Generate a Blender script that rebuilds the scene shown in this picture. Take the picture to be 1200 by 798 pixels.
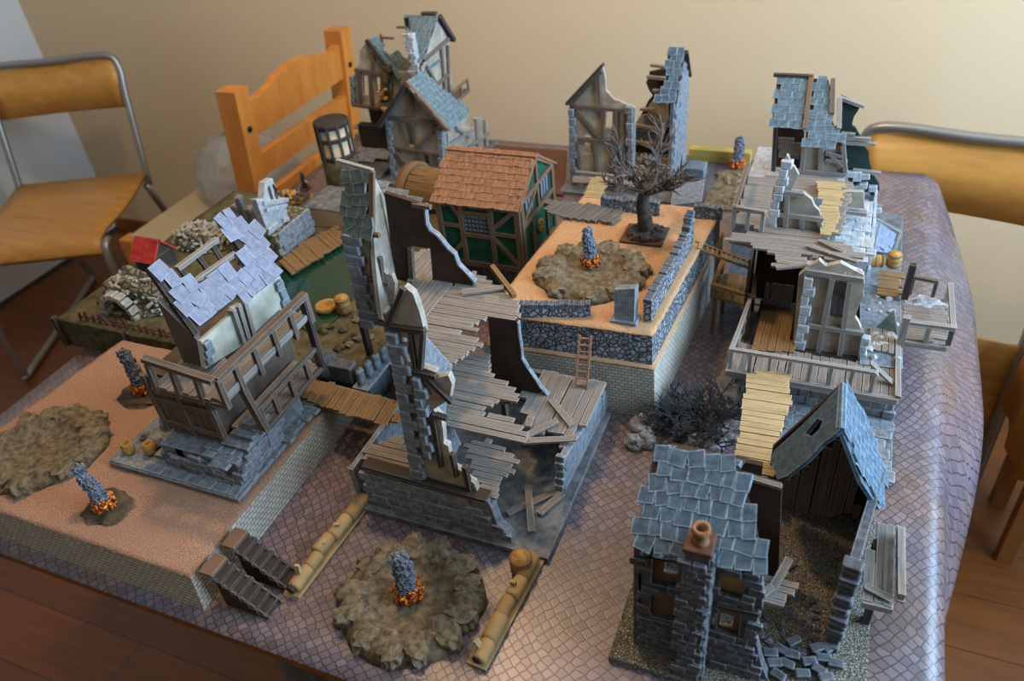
import bpy, bmesh, math, random
from mathutils import Vector, Matrix, noise
from mathutils.geometry import tessellate_polygon
for o in list(bpy.data.objects): bpy.data.objects.remove(o)
S = bpy.context.scene
C = S.collection
rnd = random.Random(7)
U = rnd.uniform
V = Vector
# ------------------------------------------------------------------ camera
FPX, HC = 919.0, 0.70
YAW, PITCH, ROLL = math.radians(-25.90738495), math.radians(37.16009183), math.radians(-6.44479734)
_f0 = V((math.sin(YAW), math.cos(YAW), 0)); _r0 = V((math.cos(YAW), -math.sin(YAW), 0)); _u0 = V((0, 0, 1))
CF = _f0*math.cos(PITCH) - _u0*math.sin(PITCH)
_u = _u0*math.cos(PITCH) + _f0*math.sin(PITCH)
CR = _r0*math.cos(ROLL) + _u*math.sin(ROLL)
CU = _u*math.cos(ROLL) - _r0*math.sin(ROLL)
CAM = V((0, 0, HC))
cd = bpy.data.cameras.new('camera'); cam = bpy.data.objects.new('camera', cd); C.objects.link(cam)
cam.matrix_world = Matrix(((CR.x, CU.x, -CF.x, 0), (CR.y, CU.y, -CF.y, 0), (CR.z, CU.z, -CF.z, HC), (0, 0, 0, 1)))
cd.sensor_width = 36; cd.sensor_fit = 'HORIZONTAL'; cd.lens = FPX/1200*36
cd.clip_start = 0.01
cd.dof.use_dof = True; cd.dof.focus_distance = 0.88; cd.dof.aperture_fstop = 6.0
S.camera = cam
# ------------------------------------------------------------------ world, light, exposure
W = bpy.data.worlds.new('sky'); S.world = W; W.use_nodes = True
W.node_tree.nodes['Background'].inputs[0].default_value = (0.55, 0.7, 1, 1)
W.node_tree.nodes['Background'].inputs[1].default_value = 1.0
def area(name, loc, rot, sx, sy, power, color):
    l = bpy.data.lights.new(name, 'AREA'); l.shape = 'RECTANGLE'; l.size = sx; l.size_y = sy; l.energy = power; l.color = color
    o = bpy.data.objects.new(name, l); C.objects.link(o); o.location = loc; o.rotation_euler = rot; return o
# daylight entering by the window in the right wall
area('window_right_offscreen', (1.295, 0.92, 0.80), (0, math.radians(90), 0), 1.25, 1.6, 84, (0.50, 0.73, 1.0))
# warm ceiling lamp over the table
LAMP = V((-0.62, 0.98, 1.30))
pl_ = bpy.data.lights.new('ceiling_lamp_offscreen', 'POINT'); pl_.energy = 30; pl_.color = (1.0, 0.63, 0.33); pl_.shadow_soft_size = 0.06
lo = bpy.data.objects.new('ceiling_lamp_offscreen', pl_); C.objects.link(lo); lo.location = LAMP
vs = S.view_settings; vs.view_transform = 'Standard'; vs.look = 'None'; vs.gamma = 1; vs.use_curve_mapping = False; vs.exposure = 0.14
# ------------------------------------------------------------------ pixel -> place helpers
def ray(px, py): return CF + CR*((px-600)/FPX) - CU*((py-399)/FPX)
class Pl:
    """a plane through o with outward normal n and in-plane axes u, v"""
    def __init__(s, o, n, u=None):
        s.o = V(o); s.n = V(n).normalized()
        s.u = (V(u) - s.n*V(u).dot(s.n)).normalized() if u else s.n.orthogonal().normalized()
        s.v = s.n.cross(s.u)
    def at(s, p):
        if len(p) == 3: return V(p)
        d = ray(*p); return CAM + d*((s.o-CAM).dot(s.n)/d.dot(s.n))
    def two(s, P): q = P-s.o; return (q.dot(s.u), q.dot(s.v))
    def three(s, x, y, h=0): return s.o + s.u*x + s.v*y + s.n*h
    def poly(s, pts): return [s.two(s.at(p)) for p in pts]
def PZ(z): return Pl((0, 0, z), (0, 0, 1), (1, 0, 0))
def PY(y): return Pl((0, y, 0), (0, -1, 0), (1, 0, 0))       # faces the near side
def PX(x): return Pl((x, 0, 0), (1, 0, 0), (0, 1, 0))        # faces the window side
def P3(a, b, c):
    a, b, c = V(a), V(b), V(c); n = (b-a).cross(c-a).normalized()
    if n.dot(CAM-a) < 0: n = -n
    return Pl(a, n, b-a)
def gz(px, py, z=0): return PZ(z).at((px, py))
# ------------------------------------------------------------------ materials
def hexc(h, k=1.0):
    h = h.lstrip('#'); c = [int(h[i:i+2], 16)/255 for i in (0, 2, 4)]
    return tuple([k*(x/12.92 if x <= .04045 else ((x+.055)/1.055)**2.4) for x in c]+[1])
MATS = {}
class N:
    def __init__(s, name):
        s.m = bpy.data.materials.new(name); s.m.use_nodes = True; s.t = s.m.node_tree; s.b = s.t.nodes['Principled BSDF']; MATS[name] = s.m
    def n(s, t, **k):
        x = s.t.nodes.new(t)
        for a, v in k.items():
            if a.startswith('i_'): x.inputs[int(a[2:]) if a[2:].isdigit() else a[2:].replace('_', ' ')].default_value = v
            else: setattr(x, a, v)
        return x
    def l(s, a, b): s.t.links.new(a, b)
    def mix(s, fac, a, b, mode='MIX'):
        x = s.n('ShaderNodeMix', data_type='RGBA', blend_type=mode)
        for i, v in ((0, fac), (6, a), (7, b)):
            if hasattr(v, 'links'): s.l(v, x.inputs[i])
            else: x.inputs[i].default_value = v
        return x.outputs[2]
    def math(s, op, a, b=None, c=None):
        x = s.n('ShaderNodeMath', operation=op)
        for i, v in enumerate((a, b, c)):
            if v is None: continue
            if hasattr(v, 'links'): s.l(v, x.inputs[i])
            else: x.inputs[i].default_value = v
        return x.outputs[0]
    def ramp(s, f, a, b):
        x = s.n('ShaderNodeMapRange'); s.l(f, x.inputs[0]); x.inputs[1].default_value = a; x.inputs[2].default_value = b; return x.outputs[0]
    def noise(s, scale, detail=4, vec=None, rough=.6):
        x = s.n('ShaderNodeTexNoise'); x.inputs['Scale'].default_value = scale; x.inputs['Detail'].default_value = detail; x.inputs['Roughness'].default_value = rough
        s.l(vec if vec else s.pos(), x.inputs['Vector']); return x.outputs[0]
    def pos(s): return s.n('ShaderNodeNewGeometry').outputs['Position']
    def obj(s): return s.n('ShaderNodeTexCoord').outputs['Object']
    def rand(s): return s.n('ShaderNodeObjectInfo').outputs['Random']
    def scaled(s, vec, sc, rot=(0, 0, 0)):
        x = s.n('ShaderNodeMapping'); s.l(vec, x.inputs[0]); x.inputs['Scale'].default_value = sc; x.inputs['Rotation'].default_value = rot; return x.outputs[0]
    def edge(s, r=.0012):
        bv = s.n('ShaderNodeBevel', samples=4); bv.inputs[0].default_value = r
        g = s.n('ShaderNodeNewGeometry'); d = s.n('ShaderNodeVectorMath', operation='DOT_PRODUCT')
        s.l(bv.outputs[0], d.inputs[0]); s.l(g.outputs['Normal'], d.inputs[1])
        return s.ramp(d.outputs['Value'], .985, .80)
    def bump(s, h, strength=.4, dist=.002):
        x = s.n('ShaderNodeBump'); s.l(h, x.inputs['Height']); x.inputs['Strength'].default_value = strength; x.inputs['Distance'].default_value = dist
        s.l(x.outputs[0], s.b.inputs['Normal'])
    def out(s, col, rough=.8, spec=.25):
        if hasattr(col, 'links'): s.l(col, s.b.inputs['Base Color'])
        else: s.b.inputs['Base Color'].default_value = col
        s.b.inputs['Roughness'].default_value = rough; s.b.inputs['Specular IOR Level'].default_value = spec
        return s.m
def painted(name, dark, light, edgec=None, sc=140, vary=.35, er=.0018, rough=.8, grain=False, es=1.0):
    """brush-painted model surface: two tones by noise, tone differs per piece, edges dry-brushed lighter"""
    k = N(name)
    if grain:
        off = k.n('ShaderNodeVectorMath', operation='ADD'); k.l(k.obj(), off.inputs[0])
        cv = k.n('ShaderNodeCombineXYZ'); k.l(k.math('MULTIPLY', k.rand(), 37), cv.inputs[0]); k.l(k.math('MULTIPLY', k.rand(), 11), cv.inputs[1]); k.l(cv.outputs[0], off.inputs[1])
        nz = k.noise(1, 5, k.scaled(off.outputs[0], (2.2, 9, 3)), .65)
    else: nz = k.noise(sc, 5)
    c = k.mix(k.ramp(nz, .34, .66), hexc(dark), hexc(light))
    c = k.mix(k.math('MULTIPLY', k.rand(), vary), c, hexc(dark), 'MIX')
    hs = k.n('ShaderNodeHueSaturation'); k.l(c, hs.inputs['Color']); k.l(k.math('MULTIPLY_ADD', k.rand(), vary*.7, 1-vary*.35), hs.inputs['Value']); c = hs.outputs[0]
    if edgec:
        e = k.math('MULTIPLY', k.edge(er), k.ramp(k.noise(330, 3), .26, .52)); c = k.mix(k.math('MULTIPLY', e, es), c, hexc(edgec))
    k.bump(nz, .35, .0008); return k.out(c, rough)
def flat(name, c, rough=.6, spec=.3, metal=0, sc=90, d=.12):
    k = N(name); a = hexc(c); b = tuple([x*(1-d) for x in a[:3]]+[1]); k.b.inputs['Metallic'].default_value = metal
    return k.out(k.mix(k.noise(sc, 3), a, b), rough, spec)
M = MATS
painted('slate_pale', '#6c7383', '#868fa3', '#b9c0d0', vary=.3, es=.6)
painted('slate_blue', '#3a4a58', '#5b7182', '#a5bfd0', vary=.4)
painted('slate_teal', '#455862', '#6a7f89', '#a0b6bf', vary=.35)
painted('slate_green', '#4d5a58', '#6d7f7c', '#a3b5b1', vary=.4)
painted('stone_dark', '#3a3d41', '#62666b', '#a9b0b8', vary=.4)
painted('stone_grey', '#5b6066', '#8a9097', '#c3cad1', vary=.35)
painted('stone_pale', '#8b8e91', '#b7bbbf', '#e4e8ec', vary=.3)
painted('rock', '#5c5a58', '#8c8a88', '#bdbdbd', sc=60, vary=.2)
painted('plaster_tan', '#8f764f', '#bda176', None, sc=45, vary=.1)
painted('plaster_pale', '#857d70', '#b3a999', '#e2e0da', sc=40, vary=.1, er=.0018)
painted('plaster_white', '#99988a', '#bfbeaf', None, sc=40, vary=.1)
painted('timber', '#4b3f36', '#75675b', '#a39688', vary=.35, grain=True)
painted('timber_dark', '#2c2622', '#4b423b', '#84796d', vary=.3, grain=True)
painted('timber_grey', '#6a655f', '#98928a', '#c7c2bb', vary=.3, grain=True)
painted('plank_grey', '#5d5650', '#958c82', '#bfb8ae', vary=.4, grain=True)
painted('plank_dark', '#4a4744', '#77736f', '#a5a29e', vary=.4, grain=True)
painted('plank_tan', '#8d7650', '#bda67a', '#d8c69c', vary=.3, grain=True)
painted('plank_brown', '#5f4a30', '#8d6f48', '#b8986a', vary=.35, grain=True)
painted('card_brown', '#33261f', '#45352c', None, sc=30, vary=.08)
painted('card_green', '#1d2c2a', '#2b3d3a', None, sc=30, vary=.08)
painted('base_grey', '#4c4f52', '#7a7d80', '#a8adb1', sc=80, vary=.1)
painted('earth', '#453b2d', '#82745b', '#ada28a', sc=120, vary=.15, er=.003, es=.5)
painted('earth_dark', '#362e25', '#5c4f3f', '#85785f', sc=90, vary=.15, er=.003, es=.5)
painted('moss', '#3d3825', '#655d42', None, sc=70, vary=.1)
painted('terracotta', '#6e4b37', '#9a7050', '#bf9873', vary=.35)
painted('green_paint', '#12402f', '#1f5a43', None, sc=60, vary=.15)
painted('timber_brown', '#5c4536', '#84684f', '#a58a70', vary=.25, grain=True)
painted('log', '#8d6f45', '#b6986a', '#d3b98c', vary=.25, grain=True)
painted('wicker', '#8f6a35', '#b9934f', '#d9b778', vary=.2)
painted('smoke', '#2b2d33', '#5a606b', '#a4abb8', sc=160, vary=.1, er=.002)
painted('shrub', '#0c0d0d', '#232526', '#5d6163', sc=200, vary=.2, er=.0008)
painted('bark', '#241e1b', '#4a413b', '#8a8078', sc=160, vary=.1, er=.0015)
painted('red_roof', '#8f2620', '#c23f35', '#d96a5c', vary=.15)
painted('bone', '#7d7a70', '#b0ada2', '#d8d6cc', vary=.3)
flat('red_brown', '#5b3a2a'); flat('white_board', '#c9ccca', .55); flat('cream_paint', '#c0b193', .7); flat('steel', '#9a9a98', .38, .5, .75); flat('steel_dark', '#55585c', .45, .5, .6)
flat('gold', '#a07a35', .5, .5, .4, 300, .5); flat('glass_pane', '#7a8598', .2, .6); flat('black', '#0d0d0e', .7)
flat('curtain', '#c08540', .8, .2, 0, 30, .3); flat('yellow_box', '#b0984c', .5); flat('lamp_white', '#e8e2d6', .5); flat('seat_cream', '#b8a888', .75)
def wood(name, a, b, sc, rough=.45, along=(1, 12, 12)):
    k = N(name); nz = k.noise(sc, 5, k.scaled(k.obj(), along)); c = k.mix(k.ramp(nz, .3, .7), hexc(a), hexc(b)); return k.out(c, rough, .4)
wood('pine', '#b8702a', '#d18a3c', 4, .4, (8, 8, 2)); wood('plywood', '#b07c38', '#c9944b', 5, .35, (1, 9, 9)); wood('table_wood', '#7a4a22', '#8f5a2c', 5)
def floor_mat():
    k = N('laminate'); p = k.pos(); br = k.n('ShaderNodeTexBrick'); k.l(k.scaled(p, (1, 1, 1), (0, 0, math.radians(0))), br.inputs['Vector'])
    br.inputs['Scale'].default_value = 1; br.inputs['Brick Width'].default_value = 1.2; br.inputs['Row Height'].default_value = .13; br.inputs['Mortar Size'].default_value = .0012
    br.inputs['Color1'].default_value = hexc('#7a4519'); br.inputs['Color2'].default_value = hexc('#683a15'); br.inputs['Mortar'].default_value = hexc('#301b0c')
    nz = k.noise(5, 6, k.scaled(p, (1.2, 14, 1))); c = k.mix(k.math('MULTIPLY', k.ramp(nz, .35, .7), .5), br.outputs[0], hexc('#40240f')); k.out(c, .38, .4)
floor_mat()
def wall_mat():
    k = N('wall_paint'); nz = k.noise(2, 3); c = k.mix(nz, hexc('#dcc6a2'), hexc('#d4bd98')); k.bump(k.noise(260, 2), .08, .001); k.out(c, .75, .2)
wall_mat()
def cobble_mat():
    k = N('cobble_print'); p = k.pos()
    wn = k.n('ShaderNodeTexNoise'); k.l(p, wn.inputs['Vector']); wn.inputs['Scale'].default_value = 6; wn.inputs['Detail'].default_value = 1
    sub = k.n('ShaderNodeVectorMath', operation='MULTIPLY_ADD'); k.l(wn.outputs['Color'], sub.inputs[0]); sub.inputs[1].default_value = (.036, .036, 0); k.l(p, sub.inputs[2])
    v = k.scaled(sub.outputs[0], (1, 1, 0), (0, 0, math.radians(38)))
    a = k.n('ShaderNodeTexVoronoi', feature='DISTANCE_TO_EDGE', voronoi_dimensions='2D'); k.l(v, a.inputs['Vector']); a.inputs['Scale'].default_value = 108; a.inputs['Randomness'].default_value = .3
    b = k.n('ShaderNodeTexVoronoi', feature='F1', voronoi_dimensions='2D'); k.l(v, b.inputs['Vector']); b.inputs['Scale'].default_value = 108; b.inputs['Randomness'].default_value = .3
    hue = k.mix(k.ramp(k.noise(7, 3), .38, .62), hexc('#7d665c'), hexc('#6b6672'))
    hue = k.mix(k.ramp(k.noise(3.3, 3), .45, .7), hue, hexc('#8d7a80'))
    val = k.n('ShaderNodeSeparateColor'); k.l(b.outputs['Color'], val.inputs[0])
    hs = k.n('ShaderNodeHueSaturation'); k.l(hue, hs.inputs['Color']); k.l(k.math('MULTIPLY_ADD', val.outputs[0], .45, .62), hs.inputs['Value'])
    j = k.ramp(a.outputs['Distance'], .02, .10)
    c = k.mix(j, hexc('#322b33'), hs.outputs[0])
    c = k.mix(k.math('MULTIPLY', k.ramp(k.noise(420, 2), .4, .7), .3), c, hexc('#4a444c'))
    k.bump(j, .10, .0008); k.out(c, .33, .5)
cobble_mat()
def sand(name, a, b):
    k = N(name); n1 = k.noise(700, 3); n2 = k.noise(6, 3); c = k.mix(k.ramp(n1, .3, .7), hexc(a), hexc(b)); c = k.mix(k.math('MULTIPLY', k.ramp(n2, .4, .7), .25), c, hexc(a))
    k.bump(n1, .9, .002); k.out(c, .9, .15)
sand('sand_pink', '#84614e', '#c79f84'); sand('sand_orange', '#a67850', '#dcb48c')
def bricks(name, a, b, mortar, w, h, ms=.0009, rough=.8):
    k = N(name); g = k.n('ShaderNodeNewGeometry'); sx = k.n('ShaderNodeSeparateXYZ'); k.l(g.outputs['Position'], sx.inputs[0])
    cb = k.n('ShaderNodeCombineXYZ'); k.l(k.math('ADD', sx.outputs[0], sx.outputs[1]), cb.inputs[0]); k.l(sx.outputs[2], cb.inputs[1])
    br = k.n('ShaderNodeTexBrick'); k.l(cb.outputs[0], br.inputs['Vector']); br.inputs['Scale'].default_value = 1
    br.inputs['Brick Width'].default_value = w; br.inputs['Row Height'].default_value = h; br.inputs['Mortar Size'].default_value = ms; br.inputs['Bias'].default_value = 0
    br.inputs['Color1'].default_value = hexc(a); br.inputs['Color2'].default_value = hexc(b); br.inputs['Mortar'].default_value = hexc(mortar)
    c = k.mix(k.math('MULTIPLY', k.noise(160, 4), .5), br.outputs[0], hexc(mortar)); k.bump(k.math('SUBTRACT', 1, br.outputs['Fac']), .5, .001); k.out(c, rough)
bricks('brick_print', '#b8b2a4', '#d2ccbf', '#837c70', .0085, .0046, .0007); bricks('brick_brown', '#6d6150', '#85785f', '#40382d', .009, .005)
def rubble(name, a, b, mortar, sc):
    k = N(name); v = k.n('ShaderNodeTexVoronoi', feature='DISTANCE_TO_EDGE'); k.l(k.pos(), v.inputs['Vector']); v.inputs['Scale'].default_value = sc
    w = k.n('ShaderNodeTexVoronoi'); k.l(k.pos(), w.inputs['Vector']); w.inputs['Scale'].default_value = sc
    s_ = k.n('ShaderNodeSeparateColor'); k.l(w.outputs['Color'], s_.inputs[0]); j = k.ramp(v.outputs['Distance'], .02, .16)
    c = k.mix(s_.outputs[0], hexc(a), hexc(b)); c = k.mix(j, hexc(mortar), c); c = k.mix(k.math('MULTIPLY', k.noise(240, 3), .3), c, hexc(b)); k.bump(j, .9, .003); k.out(c, .85)
rubble('rubble_grey', '#676b70', '#a0a5ab', '#2c2e31', 150); rubble('rubble_tan', '#6b6452', '#8d8670', '#3b372d', 80)
rubble('rubble_fine', '#7b766a', '#9a9484', '#4c483f', 400)
def water():
    k = N('pond_resin'); c = k.mix(k.noise(14, 3), hexc('#0b2a22'), hexc('#16402f')); k.bump(k.noise(60, 2), .15, .002); k.out(c, .08, .6)
water()
def flame():
    k = N('flame_paint'); nz = k.noise(330, 3); r = k.n('ShaderNodeValToRGB'); k.l(nz, r.inputs[0]); e = r.color_ramp.elements
    e[0].position = .36; e[0].color = hexc('#1e1216'); e[1].position = .70; e[1].color = hexc('#e8cf3a')
    x = e.new(.47); x.color = hexc('#7d2420'); x = e.new(.56); x.color = hexc('#d8741e'); k.out(r.outputs[0], .6)
flame()
def plastic():
    k = N('clear_bag'); k.b.inputs['Alpha'].default_value = .5; k.bump(k.noise(35, 4), .9, .012); k.out(hexc('#b9bcbc'), .12, .9)
plastic()
# ------------------------------------------------------------------ object helpers
def link(o, par=None, kind=None):
    C.objects.link(o)
    if par is not None: o.parent = par
    if kind: o['kind'] = kind
    return o
def wl(par):
    L = V((0, 0, 0))
    while par is not None: L = L + par.location; par = par.parent
    return L
def tag(o, label, cat, group=None):
    o['label'] = label; o['category'] = cat
    if group: o['group'] = group
    return o
def thing(name, label, cat, loc, group=None):
    o = bpy.data.objects.new(name, None); o.empty_display_size = .02; o.location = V(loc); link(o); return tag(o, label, cat, group)
def mesh_obj(name, verts, faces, mat, par=None, smooth=False, kind=None):
    """verts in world metres; the object's origin goes to their middle"""
    verts = [V(v) for v in verts]
    lo = V([min(v[i] for v in verts) for i in range(3)]); hi = V([max(v[i] for v in verts) for i in range(3)]); c = (lo+hi)/2; c.z = lo.z
    me = bpy.data.meshes.new(name); me.from_pydata([v-c for v in verts], [], faces)
    bm = bmesh.new(); bm.from_mesh(me); bmesh.ops.recalc_face_normals(bm, faces=bm.faces); bm.to_mesh(me); bm.free()
    me.materials.append(M[mat])
    if smooth: me.polygons.foreach_set('use_smooth', [True]*len(me.polygons))
    o = bpy.data.objects.new(name, me); o.location = c - wl(par); return link(o, par, kind)
UNIT = {}
BOXF = [(0, 3, 2, 1), (4, 5, 6, 7), (0, 1, 5, 4), (1, 2, 6, 5), (2, 3, 7, 6), (3, 0, 4, 7)]
def unit(kind, mat):
    i = rnd.randrange(5); key = (kind, mat, i)
    if key in UNIT: return UNIT[key]
    r = random.Random(hash((kind, i)) if False else sum(map(ord, kind))*31+i*7)
    me = bpy.data.meshes.new(kind+'_piece'); bm = bmesh.new()
    j = {'plank': (.015, .03, .05), 'slate': (.07, .09, .12), 'stone': (.05, .07, .05), 'box': (0, 0, 0), 'tile': (.03, .06, .06)}[kind]
    vs = [bm.verts.new((x*.5+r.uniform(-j[0], j[0]), y*.5+r.uniform(-j[1], j[1]), z*.5+r.uniform(-j[2], j[2]))) for z in (-1, 1) for x, y in ((-1, -1), (1, -1), (1, 1), (-1, 1))]
    for f in BOXF: bm.faces.new([vs[q] for q in f])
    bmesh.ops.recalc_face_normals(bm, faces=bm.faces)
    if kind == 'stone': bmesh.ops.bevel(bm, geom=bm.edges[:], offset=.09, segments=1, affect='EDGES', profile=.5)
    if kind == 'box': bmesh.ops.bevel(bm, geom=bm.edges[:], offset=.02, segments=1, affect='EDGES', profile=.5)
    bm.to_mesh(me); bm.free(); me.materials.append(M[mat]); UNIT[key] = me; return me
def piece(par, name, kind, mat, c, ax, size):
    """box-like piece centred at c, axes ax=(x,y,z dirs), size (sx,sy,sz) in metres"""
    o = bpy.data.objects.new(name, unit(kind, mat))
    x, y, z = [V(a).normalized() for a in ax]
    Mx = Matrix(((x.x, y.x, z.x), (x.y, y.y, z.y), (x.z, y.z, z.z)))
    if Mx.determinant() < 0: Mx = Matrix(((x.x, y.x, -z.x), (x.y, y.y, -z.y), (x.z, y.z, -z.z)))
    o.rotation_euler = Mx.to_euler(); o.scale = size; o.location = V(c) - wl(par); return link(o, par)
def bar(par, name, mat, a, b, w, h=None, kind='plank', up=(0, 0, 1), ext=0):
    """a straight bar from a to b, w wide and h deep"""
    a, b = V(a), V(b); x = (b-a); L = x.length; x = x/L; u = V(up)
    if abs(x.dot(u)) > .98: u = V((0, 1, 0)) if abs(x.y) < .9 else V((1, 0, 0))
    y = u.cross(x).normalized(); z = x.cross(y); return piece(par, name, kind, mat, (a+b)/2, (x, y, z), (L+ext, w, h or w))
def plate(par, name, mat, pl, pts, holes=(), t=.006, kind=None):
    """flat panel with outline pts (pixels or points) and openings, t thick behind its plane"""
    loops = [pl.poly(pts)]+[pl.poly(h) for h in holes]
    flatp = [p for lp in loops for p in lp]; n = len(flatp)
    tri = tessellate_polygon([[V((p[0], p[1], 0)) for p in lp] for lp in loops])
    vs = [pl.three(*p) for p in flatp]+[pl.three(p[0], p[1], -t) for p in flatp]
    if abs(pl.n.z) < .5:                              # upright panels stop at the base plate
        for v in vs:
            if -.06 < v.z < .006: v.z = .006
    fs = [tuple(a) for a in tri]+[tuple(n+q for q in reversed(a)) for a in tri]
    k = 0
    for lp in loops:
        m = len(lp)
        for i in range(m): a, b = k+i, k+(i+1) % m; fs.append((a, b, b+n, a+n))
        k += m
    return mesh_obj(name, vs, fs, mat, par, kind=kind)
def jag(a, b, n=5, amp=3.0):
    """ragged pixel line from a to b (ends kept)"""
    out = [a]; dx, dy = b[0]-a[0], b[1]-a[1]; L = math.hypot(dx, dy) or 1
    for i in range(1, n):
        t = (i+U(-.3, .3))/n; e = U(-amp, amp); out.append((a[0]+dx*t-dy/L*e, a[1]+dy*t+dx/L*e))
    return out
def ragged(pts, n=4, amp=2.5):
    out = []
    for a, b in zip(pts, pts[1:]): out += jag(a, b, n, amp)
    return out+[pts[-1]]
def beam(par, pl, a, b, w=.006, proud=.003, mat='timber', name='beam'):
    A, B = pl.at(a), pl.at(b); x = (B-A).normalized(); y = pl.n.cross(x)
    return piece(par, name, 'plank', mat, (A+B)/2+pl.n*(proud*.3), (x, y, pl.n), ((B-A).length, w, proud*1.6))
def inside(p, poly):
    x, y = p; c = False; j = len(poly)-1
    for i in range(len(poly)):
        (xi, yi), (xj, yj) = poly[i], poly[j]
        if (yi > y) != (yj > y) and x < (xj-xi)*(y-yi)/(yj-yi)+xi: c = not c
        j = i
    return c
def spans(poly, y):
    xs = []
    for (x0, y0), (x1, y1) in zip(poly, poly[1:]+poly[:1]):
        if (y0 > y) != (y1 > y): xs.append(x0+(x1-x0)*(y-y0)/(y1-y0))
    xs.sort(); return list(zip(xs[::2], xs[1::2]))
def planks(par, pl, pts, w=.009, t=.003, mat='plank_grey', along=None, jit=.004, seam=.0, gap=.0014, name='plank', under=None):
    """board floor or boarding filling an outline; boards run along 'along'"""
    q = Pl(pl.o, pl.n, along) if along else pl
    poly = q.poly(pts); ys = [p[1] for p in poly]; y = min(ys)+w/2; out = []
    while y < max(ys):
        ww = w*U(.85, 1.1)
        for a, b in spans(poly, y):
            cuts = [a]
            if seam:
                x = a+U(.3, 1)*seam
                while x < b-seam*.4: cuts.append(x); x += seam*U(.8, 1.2)
            cuts.append(b)
            for i, (c, d) in enumerate(zip(cuts, cuts[1:])):
                c2 = c-(U(0, jit) if i == 0 else -gap/2); d2 = d+(U(-jit, jit) if i == len(cuts)-2 else -gap/2)
                if d2-c2 < .004 or q.three((c2+d2)/2, y).z < .004: continue
                out.append(piece(par, name, 'plank', mat, q.three((c2+d2)/2, y, t/2+U(-.0004, .0004)), (q.u, q.v, q.n), (d2-c2, ww-gap, t)))
        y += ww
    return out
def slates(par, pl, pts, tw=.014, th=.013, mat='slate_blue', t=.0016, skip=0, up=None, name='slate', tilt=.09, wob=.12):
    """overlapping roof slates in courses; pl.u runs along the eave, pl.v up the slope"""
    poly = pl.poly(pts); xs = [p[0] for p in poly]; ys = [p[1] for p in poly]; row = 0; y = min(ys)
    while y < max(ys)-th*.2:
        x = min(xs)-tw*(.5 if row % 2 else 0)
        while x < max(xs):
            w = tw*U(.75, 1.25); cx, cy = x+w/2, y+th*.45
            if inside((cx, cy), poly) and rnd.random() >= skip:
                a = U(-wob, wob); ca, sa = math.cos(a), math.sin(a)
                u = pl.u*ca+pl.v*sa; v = pl.v*ca-pl.u*sa; v = (v-pl.n*tilt).normalized(); n = u.cross(v)
                if n.dot(pl.n) < 0: n = -n
                piece(par, name, 'slate', mat, pl.three(cx, cy+U(-.08, .08)*th, t*.9+U(0, .0006)), (u, v, n), (w*.95, th*1.22, t*1.25))
            x += w
        y += th; row += 1
def stones(par, pl, pts, w=.014, h=.008, t=.005, mat='stone_grey', name='stone', jit=.0015, skip=0, gap=.0008, holes=()):
    """coursed blocks filling an outline on plane pl, v up"""
    poly = pl.poly(pts); hl_ = [pl.poly(q) for q in holes]; xs = [p[0] for p in poly]; ys = [p[1] for p in poly]; y = min(ys); row = 0
    while y < max(ys)-h*.3:
        hh = h*U(.9, 1.1); x = min(xs)-w*(.5 if row % 2 else 0)
        while x < max(xs):
            ww = w*U(.7, 1.35)
            if inside((x+ww/2, y+hh/2), poly) and rnd.random() >= skip and pl.three(x+ww/2, y+hh/2).z-hh*.5*abs(pl.v.z) > -.001 and not any(inside((x+ww*f, y+hh/2), q) for q in hl_ for f in (.2, .5, .8)):
                piece(par, name, 'stone', mat, pl.three(x+ww/2, y+hh/2, t*.2+U(-jit, jit)*.5), (pl.u, pl.v, pl.n), (ww-gap, hh-gap, t))
            x += ww
        y += hh; row += 1
def quoins(par, pl, a, b, n, wide=.014, slim=.009, side=1, t=.006, mat='stone_grey', other=None):
    """corner stones stacked from a up to b; side=+1 grows to the plane's right"""
    A, B = pl.at(a), pl.at(b); d = (B-A)/n
    for i in range(n):
        w = (wide if i % 2 else slim)*U(.9, 1.1); c = A+d*(i+.5)
        piece(par, 'corner_stone', 'stone', mat, c+pl.u*(side*w/2)+pl.n*(t*.15+U(0, .0012)), (pl.u, d, pl.n), (w, d.length*.95, t))
def lathe(name, mat, par, base, prof, seg=14, axis=(0, 0, 1), smooth=True):
    z = V(axis).normalized(); x = z.orthogonal().normalized(); y = z.cross(x); base = V(base); vs = []; fs = []
    for r_, h in prof:
        for i in range(seg): a = 2*math.pi*i/seg; vs.append(base+z*h+(x*math.cos(a)+y*math.sin(a))*r_)
    for k in range(len(prof)-1):
        for i in range(seg): j = (i+1) % seg; fs.append((k*seg+i, k*seg+j, (k+1)*seg+j, (k+1)*seg+i))
    fs.append(tuple(range(seg-1, -1, -1))); fs.append(tuple((len(prof)-1)*seg+i for i in range(seg)))
    return mesh_obj(name, vs, fs, mat, par, smooth)
def tube(name, mat, par, pts, r, seg=8, smooth=True, r2=None):
    pts = [V(p) for p in pts]; vs = []; fs = []; n = len(pts); prev = None
    for k, p in enumerate(pts):
        t = (pts[min(k+1, n-1)]-pts[max(k-1, 0)]).normalized()
        x = t.orthogonal().normalized() if prev is None else (prev-t*prev.dot(t)).normalized(); prev = x; y = t.cross(x)
        rr = r if r2 is None else r+(r2-r)*k/(n-1)
        for i in range(seg): a = 2*math.pi*i/seg; vs.append(p+(x*math.cos(a)+y*math.sin(a))*rr)
    for k in range(n-1):
        for i in range(seg): j = (i+1) % seg; fs.append((k*seg+i, k*seg+j, (k+1)*seg+j, (k+1)*seg+i))
    fs.append(tuple(range(seg-1, -1, -1))); fs.append(tuple((n-1)*seg+i for i in range(seg)))
    return mesh_obj(name, vs, fs, mat, par, smooth)
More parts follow.
